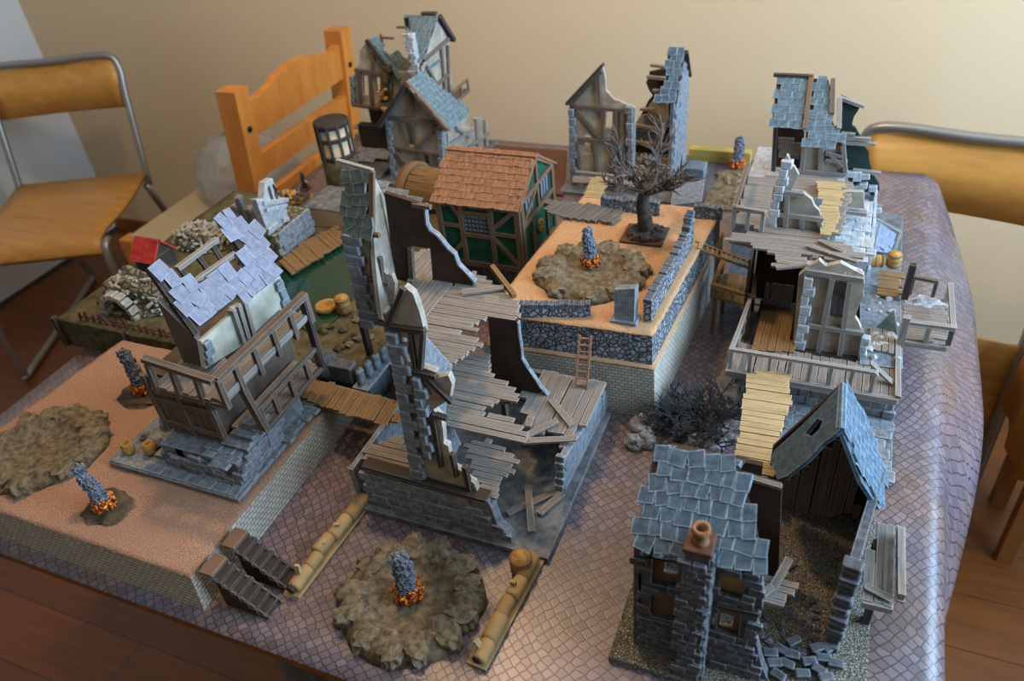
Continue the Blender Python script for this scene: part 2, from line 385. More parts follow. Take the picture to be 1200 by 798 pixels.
def smooth_path(pts, k=6):
    pts = [V(p) for p in pts]; out = []
    for i in range(len(pts)-1):
        p0, p1, p2, p3 = pts[max(i-1, 0)], pts[i], pts[i+1], pts[min(i+2, len(pts)-1)]
        for j in range(k):
            t = j/k; out.append(.5*((2*p1)+(p2-p0)*t+(2*p0-5*p1+4*p2-p3)*t*t+(3*p1-p0-3*p2+p3)*t**3))
    return out+[pts[-1]]
def boxw(par, name, mat, lo, hi, kind=None, bev=0):
    (x0, y0, z0), (x1, y1, z1) = lo, hi
    vs = [(x, y, z) for z in (z0, z1) for x, y in ((x0, y0), (x1, y0), (x1, y1), (x0, y1))]
    o = mesh_obj(name, vs, BOXF, mat, par, kind=kind)
    if bev: m = o.modifiers.new('bevel', 'BEVEL'); m.width = bev; m.segments = 2
    return o
def nz(v, s): return noise.noise(V(v)*s)
def lump(name, mat, par, c, size, seed=0, amp=.25, sub=2, freq=1.6, flatz=None, topz=9, rot=0, smooth=False):
    bm = bmesh.new(); bmesh.ops.create_icosphere(bm, subdivisions=sub, radius=1); vs = []
    for v in bm.verts:
        d = v.co.normalized(); r_ = 1+amp*nz(d+V((seed*3.1, seed*1.7, 0)), freq)*2; q = d*r_; z = q.z if flatz is None else max(q.z, flatz); z = topz+(z-topz)*.25 if z > topz else z
        w = V((q.x*size[0], q.y*size[1], z*size[2])); w.rotate(Matrix.Rotation(rot, 3, 'Z')); vs.append(V(c)+w)
    fs = [tuple(v.index for v in f.verts) for f in bm.faces]; bm.free()
    return mesh_obj(name, vs, fs, mat, par, smooth)
def crater(label, c, r, z, h=.014, seed=1, rocks=9, rx=1.0, mat='earth', rot=0, group=None):
    """shell hole: rough earth dish with separate clods round the rim"""
    t = thing('crater', label, 'crater', (c[0], c[1], z), group); rr = random.Random(seed); vs = []; fs = []; NR, NA = 12, 64
    for i in range(NR+1):
        f = i/NR
        for a in range(NA):
            th = 2*math.pi*a/NA; d = V((math.cos(th), math.sin(th), 0)); R = r*(1+.10*nz(d*1.3+V((seed, 0, 0)), 1.4)+.05*nz(d*5+V((seed, 3, 0)), 1))
            prof = [(.0, .12), (.3, .16), (.5, .3), (.62, .75), (.72, 1.0), (.85, .7), (1, .02)]
            for (f0, p0), (f1, p1) in zip(prof, prof[1:]):
                if f0 <= f <= f1: hh = p0+(p1-p0)*(f-f0)/(f1-f0); break
            p = V((d.x*R*f*rx, d.y*R*f, 0)); hh = hh*h*(1+.45*nz(p*60+V((seed, 0, 0)), 1))+.0015*nz(p, 260) if f < .99 else 0
            p.rotate(Matrix.Rotation(rot, 3, 'Z')); vs.append((c[0]+p.x, c[1]+p.y, z+max(hh, .0005 if f < .99 else 0)))
    for i in range(NR):
        for a in range(NA): b = (a+1) % NA; fs.append((i*NA+a, i*NA+b, (i+1)*NA+b, (i+1)*NA+a))
    fs.append(tuple(range(NA))); fs.append(tuple(NR*NA+a for a in range(NA-1, -1, -1)))
    mesh_obj('earth_dish', vs, fs, mat, t, True)
    for k in range(rocks):
        th = 2*math.pi*(k+rr.uniform(-.2, .2))/rocks; q = V((math.cos(th)*r*.80*rx, math.sin(th)*r*.80, 0)); q.rotate(Matrix.Rotation(rot, 3, 'Z')); s = r*rr.uniform(.19, .25)
        lump('earth_clod', mat, t, (c[0]+q.x, c[1]+q.y, z+h*.30), (s*1.05, r*math.pi*.72/rocks*rr.uniform(.9, 1.12), h*rr.uniform(.9, 1.2)), seed*10+k, .16, 4, 2.6, flatz=-.25, topz=.5, rot=math.atan2(q.y, q.x))
    return t
def burning(label, c, z, h=.05, lean=(0, 0), w=.012, group='smoke and flame markers', mound=None):
    """smoke plume standing in painted flames"""
    t = thing('smoke_marker', label, 'marker', (c[0], c[1], z), group); sd = int(abs(c[0])*977)
    if mound: lump('earth_mound', 'earth_dark', t, (c[0], c[1], z+.001), (mound, mound*.9, .007), sd, .2, 3, 2, flatz=-.1)
    b = .005 if mound else 0
    for k in range(9):
        a = 2*math.pi*k/9; lump('flame', 'flame_paint', t, (c[0]+math.cos(a)*w*.7, c[1]+math.sin(a)*w*.7, z+b+.006+.002*(k % 3)), (w*.30, w*.30, .0075), sd+k, .35, 2, 2)
    lump('ember_heap', 'flame_paint', t, (c[0], c[1], z+b+.006), (w*.8, w*.8, .009), sd, .3, 2, 2)
    n = 7
    pts = []
    for k in range(n):
        f = k/(n-1); lump('smoke_puff', 'smoke', t, (c[0]+lean[0]*f+U(-.002, .002), c[1]+lean[1]*f, z+b+.012+(h-.016)*f), (w*(.62-.14*f+U(-.05, .05)), w*(.62-.14*f), w*.62), sd+k*5, .30, 3, 2.6)
    return t
# ================================================================== THE SETTING
FL, CE, BW, LW, RW, FW = -0.74, 1.76, 1.99, -2.70, 1.30, -3.2
boxw(None, 'floor', 'laminate', (LW, FW, FL-.03), (RW, BW, FL), 'structure')
boxw(None, 'ceiling', 'lamp_white', (LW, FW, CE), (RW, BW, CE+.03), 'structure')
boxw(None, 'wall_back', 'wall_paint', (LW-.06, BW, FL), (RW+.06, BW+.06, CE), 'structure')
boxw(None, 'wall_left', 'white_board', (LW-.06, FW, FL), (LW, BW, CE), 'structure')
boxw(None, 'wall_front', 'wall_paint', (LW-.06, FW-.06, FL), (RW+.06, FW, CE), 'structure')
wp = Pl((RW, 0, 0), (-1, 0, 0), (0, 1, 0))
plate(None, 'wall_right', 'wall_paint', wp, [(RW, FW, FL), (RW, BW, FL), (RW, BW, CE), (RW, FW, CE)], [[(RW, .1, .16), (RW, 1.74, .16), (RW, 1.74, 1.44), (RW, .1, 1.44)]], .06, 'structure')
wd = bpy.data.objects.new('window_1', None); wd.location = (RW, .92, .16); link(wd, None, 'structure')
for a, b in (((.1, .16), (1.74, .16)), ((.1, 1.44), (1.74, 1.44)), ((.1, .16), (.1, 1.44)), ((1.74, .16), (1.74, 1.44)), ((.92, .16), (.92, 1.44))):
    bar(wd, 'window_frame', 'white_board', (RW+.03, a[0], a[1]), (RW+.03, b[0], b[1]), .05, .05, 'box', ext=.05)
for y in (.125, .945): boxw(wd, 'window_pane', 'glass_pane', (RW+.028, y, .185), (RW+.032, y+.77, 1.415))
boxw(None, 'baseboard_back', 'table_wood', (LW, BW-.012, FL), (RW, BW, FL+.05), 'structure')
boxw(None, 'dark_gap_left', 'steel_dark', (LW, FW, FL), (LW+.008, BW-.012, FL+.012), 'structure')  # dark strip stands in for the shadowed gap; the wall has no baseboard
pd = thing('pendant_lamp', 'white pendant lamp hanging over the game table', 'lamp', (LAMP.x, LAMP.y, CE-.01))
tube('cord', 'black', pd, [(LAMP.x, LAMP.y, CE), (LAMP.x, LAMP.y, LAMP.z+.2)], .003, 6)
lathe('shade', 'lamp_white', pd, (LAMP.x, LAMP.y, LAMP.z+.1), [(.16, 0), (.15, .02), (.05, .09), (.02, .10)], 24)
# ---------------------------------------------------------------- table and printed mat
TX0, TX1, TY0, TY1 = -1.055, .165, .289, 1.505
tb = thing('gaming_table', 'wooden table with grey metal legs under the cobblestone mat', 'table', ((TX0+TX1)/2, (TY0+TY1)/2, FL))
boxw(tb, 'tabletop', 'table_wood', (TX0+.004, TY0+.006, -.028), (TX1-.02, TY1-.006, -.0025), bev=.002)
for x in (TX0+.58, TX1-.16):
    for y in (TY0+.045, TY1-.08):
        lathe('table_leg', 'steel_dark', tb, (x, y, FL), [(.02, 0), (.02, -FL-.028)], 16)
for y in (TY0+.05, TY1-.08): boxw(tb, 'apron_rail', 'steel_dark', (TX0+.25, y-.012, -.06), (TX1-.06, y+.012, -.028))
def mat_sheet():
    xs = [TX0+(TX1-.02-TX0)*i/40 for i in range(41)]; ys = [TY0+(TY1-TY0)*i/48 for i in range(49)]; vs = []; fs = []
    K = 14; NX = 41+K
    for y in ys:
        for x in xs: vs.append(V((x, y, 0)))
        f = (y-TY0)/(TY1-TY0); s = min(1, max(0, (f-.10)/.5)); s = s*s*(3-2*s)
        L = .16*(1-max(0, (f-.78)/.22)**1.6*.75); ang = math.radians(88-34*s); x, z = TX1-.02, 0.0
        for k in range(1, K+1):
            a = ang*min(1, k/6); dl = (.04/6 if k <= 6 else (L-.04)/(K-6)); x += math.cos(a)*dl; z -= math.sin(a)*dl; vs.append(V((x, y, z-.0)))
    n = len(vs); R = len(ys)
    for j in range(R-1):
        for i in range(NX-1): a = j*NX+i; fs.append((a, a+1, a+NX+1, a+NX))
    o = mesh_obj('gaming_mat', vs, fs, 'cobble_print', None, True)
    m = o.modifiers.new('thickness', 'SOLIDIFY'); m.thickness = .0022; m.offset = -1
    return tag(o, 'grey cobblestone printed gaming mat covering the table and drooping over one side', 'mat')
mat_sheet()
# ---------------------------------------------------------------- chairs
def steel_chair(label, c, fwd, back_w=.40, z_top=.06, folded=False):
    """steel tube chair with plywood seat and backrest; c = middle of the seat's rear edge, fwd = facing"""
    f = V((fwd[0], fwd[1], 0)).normalized(); r_ = V((-f.y, f.x, 0)); c = V((c[0], c[1], 0)); SZ = -.29; w = back_w/2
    t = thing('chair', label, 'chair', (c.x, c.y, FL), 'steel tube chairs with plywood seats')
    dk = .12 if folded else 1
    for s in (-1, 1):
        side = r_*(s*w); p = [c+side+f*(.36*dk)+V((0, 0, SZ-.02)), c+side+f*(.40*dk)+V((0, 0, SZ-.06)), c+side+f*(.41*dk)+V((0, 0, FL+.08)), c+side+f*(.405*dk)+V((0, 0, FL+.02)), c+side+f*(.37*dk)+V((0, 0, FL+.012)),
             c+side-f*(.10*dk)+V((0, 0, FL+.012)), c+side-f*(.15*dk)+V((0, 0, FL+.02)), c+side-f*(.145*dk)+V((0, 0, FL+.07)), c+side+f*(.02*dk)+V((0, 0, SZ-.02))]
        tube('leg_frame', 'steel', t, smooth_path([p[0], p[1], p[2]], 4)[:-1]+smooth_path(p[2:], 4), .011, 10)
    bw, top = V((0, 0, 1)), z_top
    lean = -f*.11
    path = [c-r_*w+V((0, 0, SZ-.03)), c-r_*w+lean*.7+V((0, 0, top-.12)), c-r_*w+lean*.95+V((0, 0, top-.035)), c-r_*(w-.035)+lean+V((0, 0, top)),
            c+lean+V((0, 0, top)), c+r_*(w-.035)+lean+V((0, 0, top)), c+r_*w+lean*.95+V((0, 0, top-.035)), c+r_*w+lean*.7+V((0, 0, top-.12)), c+r_*w+V((0, 0, SZ-.03))]
    tube('back_tube', 'steel', t, smooth_path(path, 5), .011, 10)
    vs = []; NB = 12                                  # curved plywood backrest
    for th in (0, .010):
        for z, l in ((top-.012, .97), (top-.148, .66)):
            for i in range(NB+1):
                x = -1+2*i/NB; vs.append(c+r_*(x*(w-.006))+lean*l-f*(.012*(1-x*x)+th-.004)+V((0, 0, z)))
    q = NB+1; fs = []
    for i in range(NB): fs += [(i, i+1, q+i+1, q+i), (2*q+i, 3*q+i, 3*q+i+1, 2*q+i+1), (i, 2*q+i, 2*q+i+1, i+1), (q+i, q+i+1, 3*q+i+1, 3*q+i)]
    fs += [(0, q, 3*q, 2*q), (NB, 2*q+NB, 3*q+NB, q+NB)]
    mesh_obj('backrest', vs, fs, 'plywood', t, True)
    vs = []; NS = 10                                  # seat with rolled front edge
    prof = [(-.01, 0.012), (.1, .002), (.22, 0), (.33, 0), (.375, -.006), (.395, -.022), (.40, -.04)]
    for th in (0, .011):
        for d, z in prof:
            for i in range(NS+1): x = -1+2*i/NS; vs.append(c+f*d+r_*(x*(w-(.0 if d < .3 else .012)))+V((0, 0, SZ+z-th)))
    n = NS+1; mrow = len(prof); fs = []
    for b_ in (0, mrow*n):
        for k in range(mrow-1):
            for i in range(NS): a = b_+k*n+i; fs.append((a, a+1, a+n+1, a+n))
    for k in range(mrow-1):
        for i in (0, NS): a = k*n+i; fs.append((a, a+n, a+n+mrow*n, a+mrow*n))
    for k in (0, mrow-1):
        for i in range(NS): a = k*n+i; fs.append((a, a+1, a+1+mrow*n, a+mrow*n))
    if folded:                                        # seat swung down flat between the legs
        h = c+V((0, 0, SZ-.05)); vs = [h+V(((v-h).dot(r_)*r_).to_tuple())-V((0, 0, 1))*(v-h).dot(f)*.8+f*(v.z-h.z)*.6 for v in vs]
    mesh_obj('seat', vs, fs, 'plywood', t, True)
    return t
steel_chair('steel tube chair with plywood seat standing in front of the white wall', (-2.215, 1.575), (.16, -.34), .41)
steel_chair('folded steel tube chair with plywood backrest behind the drooping side of the mat', (.212, 1.535), (-.17, -1), .385, .018, True)
def pine_chair():
    X, y0, y1, SZ = -1.25, 1.30, 1.725, -.28
    t = thing('pine_chair', 'orange pine chair with scalloped backrest turned away from the table', 'chair', (X-.2, 1.52, FL))
    for y in (y0, y1):
        vs = []
        for z, x, w in ((FL, X-.04, .022), (SZ, X-.03, .024), (.165, X+.02, .022)):
            for a, b in ((-1, -1), (1, -1), (1, 1), (-1, 1)): vs.append((x+a*.026, y+b*w, z))
        mesh_obj('back_post', vs, [(0, 3, 2, 1), (8, 9, 10, 11)]+[(k*4+i, k*4+(i+1) % 4, k*4+4+(i+1) % 4, k*4+4+i) for k in (0, 1) for i in range(4)], 'pine', t)
        lathe('screw_cap', 'black', t, (X+.036, y, .075), [(.007, 0), (.007, .003)], 10, (1, 0, 0))
    def slat(name, za, zb, scallop):
        pts = []; n = 24
        for i in range(n+1):
            f = i/n; z = zb
            if scallop: g = abs(f-.5)*2; z = zb-.006+.024*(.5+.5*math.cos(g*math.pi*.9))+(.010 if g < .2 else 0)+(.007 if .2 < g < .5 else 0)+max(0, g-.8)*.06
            pts.append((X, y0+.02+(y1-y0-.04)*f, z))
        pts += [(X, y1-.02, za), (X, y0+.02, za)]
        def xx(z): return X+.012+(z-.05)*.1
        vs = []; m = len(pts)
        for dx in (-.011, .011):
            for (x, y, z) in pts: vs.append((xx(z)+dx, y, z))
        tri = tessellate_polygon([[V((p[1], p[2], 0)) for p in pts]])
        mesh_obj(name, vs, [tuple(a) for a in tri]+[tuple(m+q for q in a[::-1]) for a in tri]+[(i, (i+1) % m, (i+1) % m+m, i+m) for i in range(m)], 'pine', t)
    slat('top_rail', .045, .125, True); slat('cross_rail', -.055, .0, False); slat('cross_rail', -.15, -.10, False)
    sx0, sx1 = X-.50, X-.0
    boxw(t, 'seat_cushion', 'seat_cream', (sx0+.012, y0-.008, SZ-.005), (sx1-.035, y1+.01, SZ+.022), bev=.01)
    for a, b in (((sx0, y0), (sx1-.04, y0)), ((sx0, y1), (sx1-.04, y1)), ((sx0, y0), (sx0, y1))): bar(t, 'seat_rail', 'pine', (*a, SZ-.04), (*b, SZ-.04), .024, .055, 'box')
    for y in (y0, y1): bar(t, 'leg', 'pine', (sx0+.01, y, FL), (sx0+.01, y, SZ+.012), .042, .042, 'box')
pine_chair()
# clear bag on the cream seat
bag = thing('plastic_bag', 'clear plastic bag with small figures lying on the cream chair seat', 'bag', (-1.53, 1.58, -.256))
vs = []; fs = []; NA, NR = 26, 10
for k in range(NR+1):
    f = k/NR
    for a in range(NA):
        th = 2*math.pi*a/NA; d = V((math.cos(th), math.sin(th), 0)); R = (1-f**2.4)**.5*(1+.18*nz(d*2+V((0, 0, f*2)), 1.3)+.08*nz(d*6+V((0, 0, f*5)), 1))
        vs.append(V((-1.53+d.x*.16*R, 1.58+d.y*.12*R, -.256+f*.19*(1+.2*nz(d*1.5, 2)))))
for k in range(NR):
    for a in range(NA): b = (a+1) % NA; fs.append((k*NA+a, k*NA+b, k*NA+NA+b, k*NA+NA+a))
fs.append(tuple(range(NA-1, -1, -1))); mesh_obj('bag_film', vs, fs, 'clear_bag', bag, True)
for k, (dx, dy, m_) in enumerate(((.03, -.03, 'red_roof'), (-.04, .01, 'rock'), (.05, .03, 'white_board'), (-.01, -.06, 'earth'), (0, .05, 'stone_dark'))):
    lump('figure', m_, bag, (-1.51+dx, 1.57+dy, -.225), (.025, .022, .03), k, .35, 2, 2)
# orange cloth hanging from a low stool at the edge of the room
st = thing('stool', 'low dark stool behind the drooping mat with a cloth over it', 'stool', (.53, 1.37, FL))
boxw(st, 'stool_top', 'table_wood', (.43, 1.27, -.235), (.63, 1.47, -.218))
for x in (.45, .61):
    for y in (1.29, 1.45): bar(st, 'leg', 'table_wood', (x, y, FL), (x, y, -.235), .03, .03, 'box')
vs = []; fs = []; n = 26
for j, (z, e) in enumerate(((-.213, -.0), (-.212, .0), (-.225, .006), (-.33, .012), (-.46, .02))):
    for i in range(n+1):
        f = i/n*4; s = int(min(f, 3.999)); g = f-s; w = .115+e+.008*math.sin(i*1.9)*(j > 2)
        if j == 0: w = .01
        cs = [(-1, -1), (1, -1), (1, 1), (-1, 1), (-1, -1)]; a, b = cs[s], cs[s+1]; vs.append((.525+w*(a[0]+(b[0]-a[0])*g), 1.37+w*(a[1]+(b[1]-a[1])*g), z))
for j in range(4):
    for i in range(n): a = j*(n+1)+i; fs.append((a, a+1, a+n+2, a+n+1))
o = mesh_obj('cloth', vs, fs, 'curtain', None, True); o.modifiers.new('thickness', 'SOLIDIFY').thickness = .003
tag(o, 'orange cloth draped over the low stool', 'cloth')
# ================================================================== TERRAIN BLOCKS
def frustum(par, name, mat, bot, top, z0, z1):
    vs = [(x, y, z0) for x, y in bot]+[(x, y, z1) for x, y in top]; n = len(bot)
    return mesh_obj(name, vs, [tuple(range(n-1, -1, -1)), tuple(range(n, 2*n))]+[(i, (i+1) % n, n+(i+1) % n, n+i) for i in range(n)], mat, par)
def sand_top(par, mat, cor, z, n=40, amp=.0012, name='sand_surface', edge=.003):
    """grainy sand skin over a quad (corners in order), slightly uneven with a crumbled rim"""
    vs = []; fs = []; a, b, c, d = [V((x, y, 0)) for x, y in cor]
    for lay in (0, 1):
        for j in range(n+1):
            for i in range(n+1):
                u, v = i/n, j/n; p = (a*(1-u)+b*u)*(1-v)+(d*(1-u)+c*u)*v; e = min(u, v, 1-u, 1-v)
                if e == 0: p = p+V((nz(p, 150), nz(p+V((9, 9, 9)), 150), 0))*edge*.5
                vs.append((p.x, p.y, z+(.002+amp*nz(p, 25)+.0006*nz(p, 200)-(.001 if e == 0 else 0) if lay == 0 else -.001)))
    m = (n+1)**2
    for j in range(n):
        for i in range(n): q = j*(n+1)+i; fs.append((q, q+1, q+n+2, q+n+1)); fs.append((m+q, m+q+n+1, m+q+n+2, m+q+1))
    for i in range(n):
        for q, s in ((i, 1), (n*(n+1)+i, 1), (i*(n+1), n+1), (i*(n+1)+n, n+1)): fs.append((q, q+s, m+q+s, m+q))
    return mesh_obj(name, vs, fs, mat, par, True)
LH = .045
lh = thing('sand_plateau', 'low plateau with pinkish sand top and pale brick sides under the tower', 'terrain', (-.75, .46, 0))
top = [(-.972, .313), (-.550, .313), (-.552, .620), (-.945, .622)]
frustum(lh, 'brick_side_block', 'brick_print', [(-.976, .306), (-.545, .306), (-.546, .626), (-.949, .628)], top, 0, LH)
sand_top(lh, 'sand_pink', top, LH, 60)
ch = thing('terraced_hill', 'two-step hill with orange sand top and stone faced sides', 'terrain', (-.27, .9, 0))
HZ1, HZ = .08, .126
frustum(ch, 'lower_block', 'brick_print', [(-.392, .716), (-.164, .726), (-.143, 1.075), (-.368, 1.065)], [(-.390, .718), (-.167, .728), (-.145, 1.073), (-.366, 1.063)], 0, HZ1)
sand_top(ch, 'sand_orange', [(-.391, .7175), (-.1665, .7275), (-.1445, 1.074), (-.367, 1.064)], HZ1, 30, .0008, 'sand_ledge')
frustum(ch, 'upper_block', 'rubble_grey', [(-.383, .724), (-.171, .734), (-.148, 1.055), (-.362, 1.05)], [(-.383, .725), (-.172, .735), (-.149, 1.055), (-.362, 1.05)], HZ1+.001, HZ)
sand_top(ch, 'sand_orange', [(-.384, .7235), (-.1705, .7335), (-.147, 1.057), (-.363, 1.052)], HZ, 50)
# ---------------------------------------------------------------- craters and markers
def at(px, py, z=0): p = gz(px, py, z); return (p.x, p.y)
crater('big brown crater with cracked clod rim on the cobblestones between two log barricades', at(482, 704), .076, .0, .019, 3, 13, 1.0, 'earth', group='craters')
burning('smoke column in yellow flames inside the cobblestone crater', at(481, 700), .004, .052, (-.004, .006), .017)
crater('wide brown crater on the pink sand plateau', at(50, 530, LH), .076, LH+.001, .016, 5, 12, 1.1, 'earth', .6, group='craters')
burning('leaning smoke column on its own earth mound on the pink sand plateau', at(127, 598, LH), LH+.001, .052, (-.02, .005), .014, mound=.030)
burning('smoke column on a dark mound beside the tower balcony', at(172, 462, LH), LH+.001, .060, (-.012, .004), .016, mound=.036)
crater('broad brown crater on the orange sand hill', at(693, 322, HZ), .072, HZ+.001, .015, 8, 11, 1.05, 'earth', .3, group='craters')
burning('smoke column in flames inside the crater on the orange hill', at(692, 314, HZ), HZ+.004, .052, (-.004, .004), .014)
# ================================================================== THREE-STOREY RUIN IN THE MIDDLE
ru = thing('ruined_townhouse', 'grey three-storey ruin with broken plank floors standing on the cobblestones', 'ruin', (-.34, .595, 0))
boxw(ru, 'base_plate', 'base_grey', (-.462, .476, .0003), (-.218, .714, .008), bev=.001)
F = PY(.486)
fw = [(426, 548), (432, 590), (601, 636)]+jag((601, 636), (582, 612), 4, 2)+jag((582, 612), (572, 590), 3, 2)+[(572, 588)]
plate(ru, 'front_wall', 'stone_grey', F, fw, t=.012)
stones(ru, F, [(427, 550), (432, 588), (598, 634), (581, 612), (572, 594)], .017, .011, .004, 'stone_grey')
bar(ru, 'wall_cap', 'timber_dark', F.at((424, 545))+V((0, .004, .001)), F.at((571, 586))+V((0, .004, .001)), .016, .004)
planks(ru, PZ(.062), [(428, 528), (470, 512), (492, 548), (488, 562), (430, 543)], .008, .003, 'plank_grey', (1, 0, 0))
plate(ru, 'side_wall', 'stone_grey', PX(-.455), [(-.455, .486, .008), (-.455, .70, .008), (-.455, .70, .060), (-.455, .486, .060)], t=.006)
plate(ru, 'back_wall', 'stone_grey', PY(.703), [(-.455, .703, .008), (-.225, .703, .008), (-.225, .703, .062), (-.455, .703, .062)], t=.006)
# corner tower standing on the front wall
T = PY(.492)
tw = [(487, 563), (455, 380), (474, 336), (484, 344), (492, 366), (497, 386), (494, 430), (511, 436), (508, 444)]+jag((508, 444), (530, 437), 3, 2)+[(530, 450), (527, 468), (508, 480), (517, 490)]+jag((517, 490), (520, 520), 3, 3)+jag((520, 520), (532, 528), 2, 2)+[(529, 546)]+jag((529, 546), (567, 577), 4, 3)+[(564, 585)]
plate(ru, 'tower_wall', 'plaster_pale', T, tw, [[(471, 395), (482, 397), (487, 430), (477, 428)]], t=.007)
quoins(ru, T, (486, 562), (455, 386), 17, .019, .013, 1, .010, 'stone_grey')
quoins(ru, T, (500, 532), (486, 438), 9, .013, .008, 1, .012, 'stone_grey')
sd = Pl((-.388, .492, 0), (-1, 0, 0), (0, 1, 0))
for a, b, w in (((455, 381), (474, 336), .005), ((455, 381), (499, 387), .006), ((478, 432), (512, 440), .005), ((482, 390), (488, 430), .004), ((497, 388), (494, 430), .004), ((500, 440), (530, 470), .005),
                ((487, 536), (505, 480), .003), ((508, 484), (525, 489), .004), ((518, 545), (508, 486), .005), ((536, 556), (530, 530), .004), ((552, 575), (545, 545), .005)): beam(ru, T, a, b, w, .004, 'timber_dark')
plate(ru, 'tower_side', 'stone_grey', PX(-.352), [(-.352, .499, .06), (-.352, .56, .06), (-.352, .54, .13), (-.352, .57, .17), (-.352, .53, .24), (-.352, .499, .30)], t=.012)
stones(ru, Pl((-.366, 0, 0), (-1, 0, 0), (0, -1, 0)), [(-.366, .497, .06), (-.366, .545, .06), (-.366, .535, .16), (-.366, .505, .29), (-.366, .497, .29)], .016, .011, .005, 'stone_grey')
# floors
planks(ru, PZ(.17), [(528, 337), (587, 339), (608, 354), (605, 376), (572, 371), (557, 384), (567, 393), (538, 390), (565, 405), (528, 433), (488, 422), (495, 380), (518, 345)], .0085, .003, 'plank_grey', (1, 0, 0))
planks(ru, PZ(.17), [(472, 352), (500, 322), (532, 334), (497, 378)], .008, .003, 'plank_grey', (0, 1, 0))
planks(ru, PZ(.17), [(512, 318), (560, 322), (590, 342), (582, 356), (540, 340)], .0085, .003, 'plank_grey', (1, 0, 0))
planks(ru, PZ(.115), [(512, 455), (545, 415), (577, 420), (577, 443), (607, 460), (606, 470), (583, 473), (565, 479), (562, 487), (598, 492), (623, 522), (575, 512), (545, 505), (520, 497), (508, 480)], .008, .003, 'plank_grey', (1, 0, 0), .006)
planks(ru, PZ(.062), [(548, 520), (578, 518), (606, 541), (592, 560), (583, 587), (566, 577), (556, 552)], .0075, .003, 'plank_grey', (1, 0, 0), .006)
planks(ru, PZ(.062), [(613, 462), (641, 438), (711, 452), (668, 527), (652, 524), (661, 510), (628, 508), (615, 500)], .011, .0035, 'plank_grey', (0, 1, 0), .003)
for z, a, b in ((.1675, (495, 420), (555, 398)), (.112, (515, 470), (600, 470)), (.112, (520, 495), (612, 512))): bar(ru, 'joist', 'timber_dark', gz(*a, z), gz(*b, z), .006, .005)
# cross walls, brown card on the inside
B_ = PY(.662)
plate(ru, 'cross_wall', 'card_brown', B_, [(572, 372), (605, 376)]+jag((606, 378), (610, 420), 5, 2)+jag((610, 420), (628, 448), 5, 2)+jag((628, 448), (641, 463), 3, 1)+[(617, 471), (578, 460), (574, 400)], t=.005)
EB = [(606, 378), (608, 392), (610, 405), (611, 420), (617, 430), (625, 442), (632, 453), (641, 463)]
for a, b in zip(EB, EB[1:]): bar(ru, 'broken_edge', 'stone_grey', B_.at((a[0]+U(-1, 1), a[1]))+V((.0005, .002, 0)), B_.at(b)+V((.0005, .002, 0)), .0055, .0016, up=(1, 0, .3), ext=.001)
A_ = PY(.716)
Aout = [(450, 226), (497, 241)]+[(499, 262), (503, 270), (512, 276), (524, 291), (532, 298), (536, 310), (548, 322), (555, 330), (553, 342)]+[(508, 338), (504, 291), (480, 288), (483, 332), (464, 327)]
plate(ru, 'upper_wall', 'card_brown', A_, Aout, t=.006)
EA = [(497, 241), (499, 262), (503, 270), (512, 276), (524, 291), (532, 298), (536, 310), (548, 322), (555, 330), (553, 342)]
for a, b in zip(EA, EA[1:]): bar(ru, 'broken_edge', 'stone_grey', A_.at(a)+V((.0005, .0025, 0)), A_.at(b)+V((.0005, .0025, 0)), .0068, .0022, up=(1, 0, .3), ext=.001)
bar(ru, 'door_frame', 'timber', A_.at((481, 290)), A_.at((484, 332)), .006, .006, up=(0, 1, 0))
planks(ru, PZ(.168), [(470, 300), (512, 292), (516, 340), (484, 336)], .009, .003, 'plank_grey', (0, 1, 0))
slates(ru, Pl(A_.o+V((0, -.002, 0)), (0, -.5, 1), (1, 0, -.1)), [(438, 214), (452, 216), (480, 226), (503, 240), (498, 246), (450, 228)], .014, .010, 'stone_grey')
bar(ru, 'purlin', 'timber', A_.at((484, 240)), A_.at((505, 243)), .005, .005)
# rear tower
XL = PX(-.502)
plate(ru, 'inner_wall', 'plaster_pale', XL, [(437, 203), (451, 232), (466, 327), (461, 380), (448, 374), (441, 318), (438, 276)], t=.006)
R_ = PY(.688)
plate(ru, 'rear_tower_wall', 'plaster_pale', R_, [(418, 274), (428, 272)]+jag((428, 272), (437, 292), 3, 2)+jag((437, 292), (440, 314), 3, 2)+jag((440, 314), (459, 322), 3, 2)+jag((459, 322), (467, 346), 3, 2)+[(461, 380), (426, 373)], t=.006)
quoins(ru, R_, (425, 380), (402, 272), 10, .026, .020, 1, .010, 'stone_grey')
for a, b, w in (((421, 322), (457, 332), .006), ((424, 372), (462, 381), .006), ((446, 300), (455, 372), .004), ((436, 275), (437, 320), .004)): beam(ru, R_, a, b, w, .004, 'timber')
slates(ru, Pl(R_.at((403, 276)), (-.25, -1, .35), (1, .05, .1)), [(404, 203), (436, 200), (434, 272), (403, 276), (399, 240)], .017, .013, 'slate_green', .0018, wob=.3)
plate(ru, 'roof_board', 'card_brown', Pl(R_.at((403, 276))+V((0, .001, 0)), (-.25, -1, .35), (1, .05, .1)), [(406, 205), (435, 202), (433, 271), (405, 274), (402, 240)], t=.003)
bar(ru, 'roof_post', 'timber_brown', R_.at((436, 200)), R_.at((436, 276)), .006, .005, up=(0, 1, 0)); bar(ru, 'roof_post', 'timber_brown', R_.at((426, 273)), R_.at((445, 276)), .005, .005)
bar(ru, 'ridge_board', 'timber_grey', R_.at((394, 188)), R_.at((437, 200)), .005, .004)
boxw(ru, 'rear_footing', 'stone_grey', (-.522, .692, .0003), (-.47, .712, .105))
bar(ru, 'support_post', 'timber_dark', R_.at((424, 376)), R_.at((424, 376))-V((0, 0, .075)), .008, .008, up=(0, 1, 0))
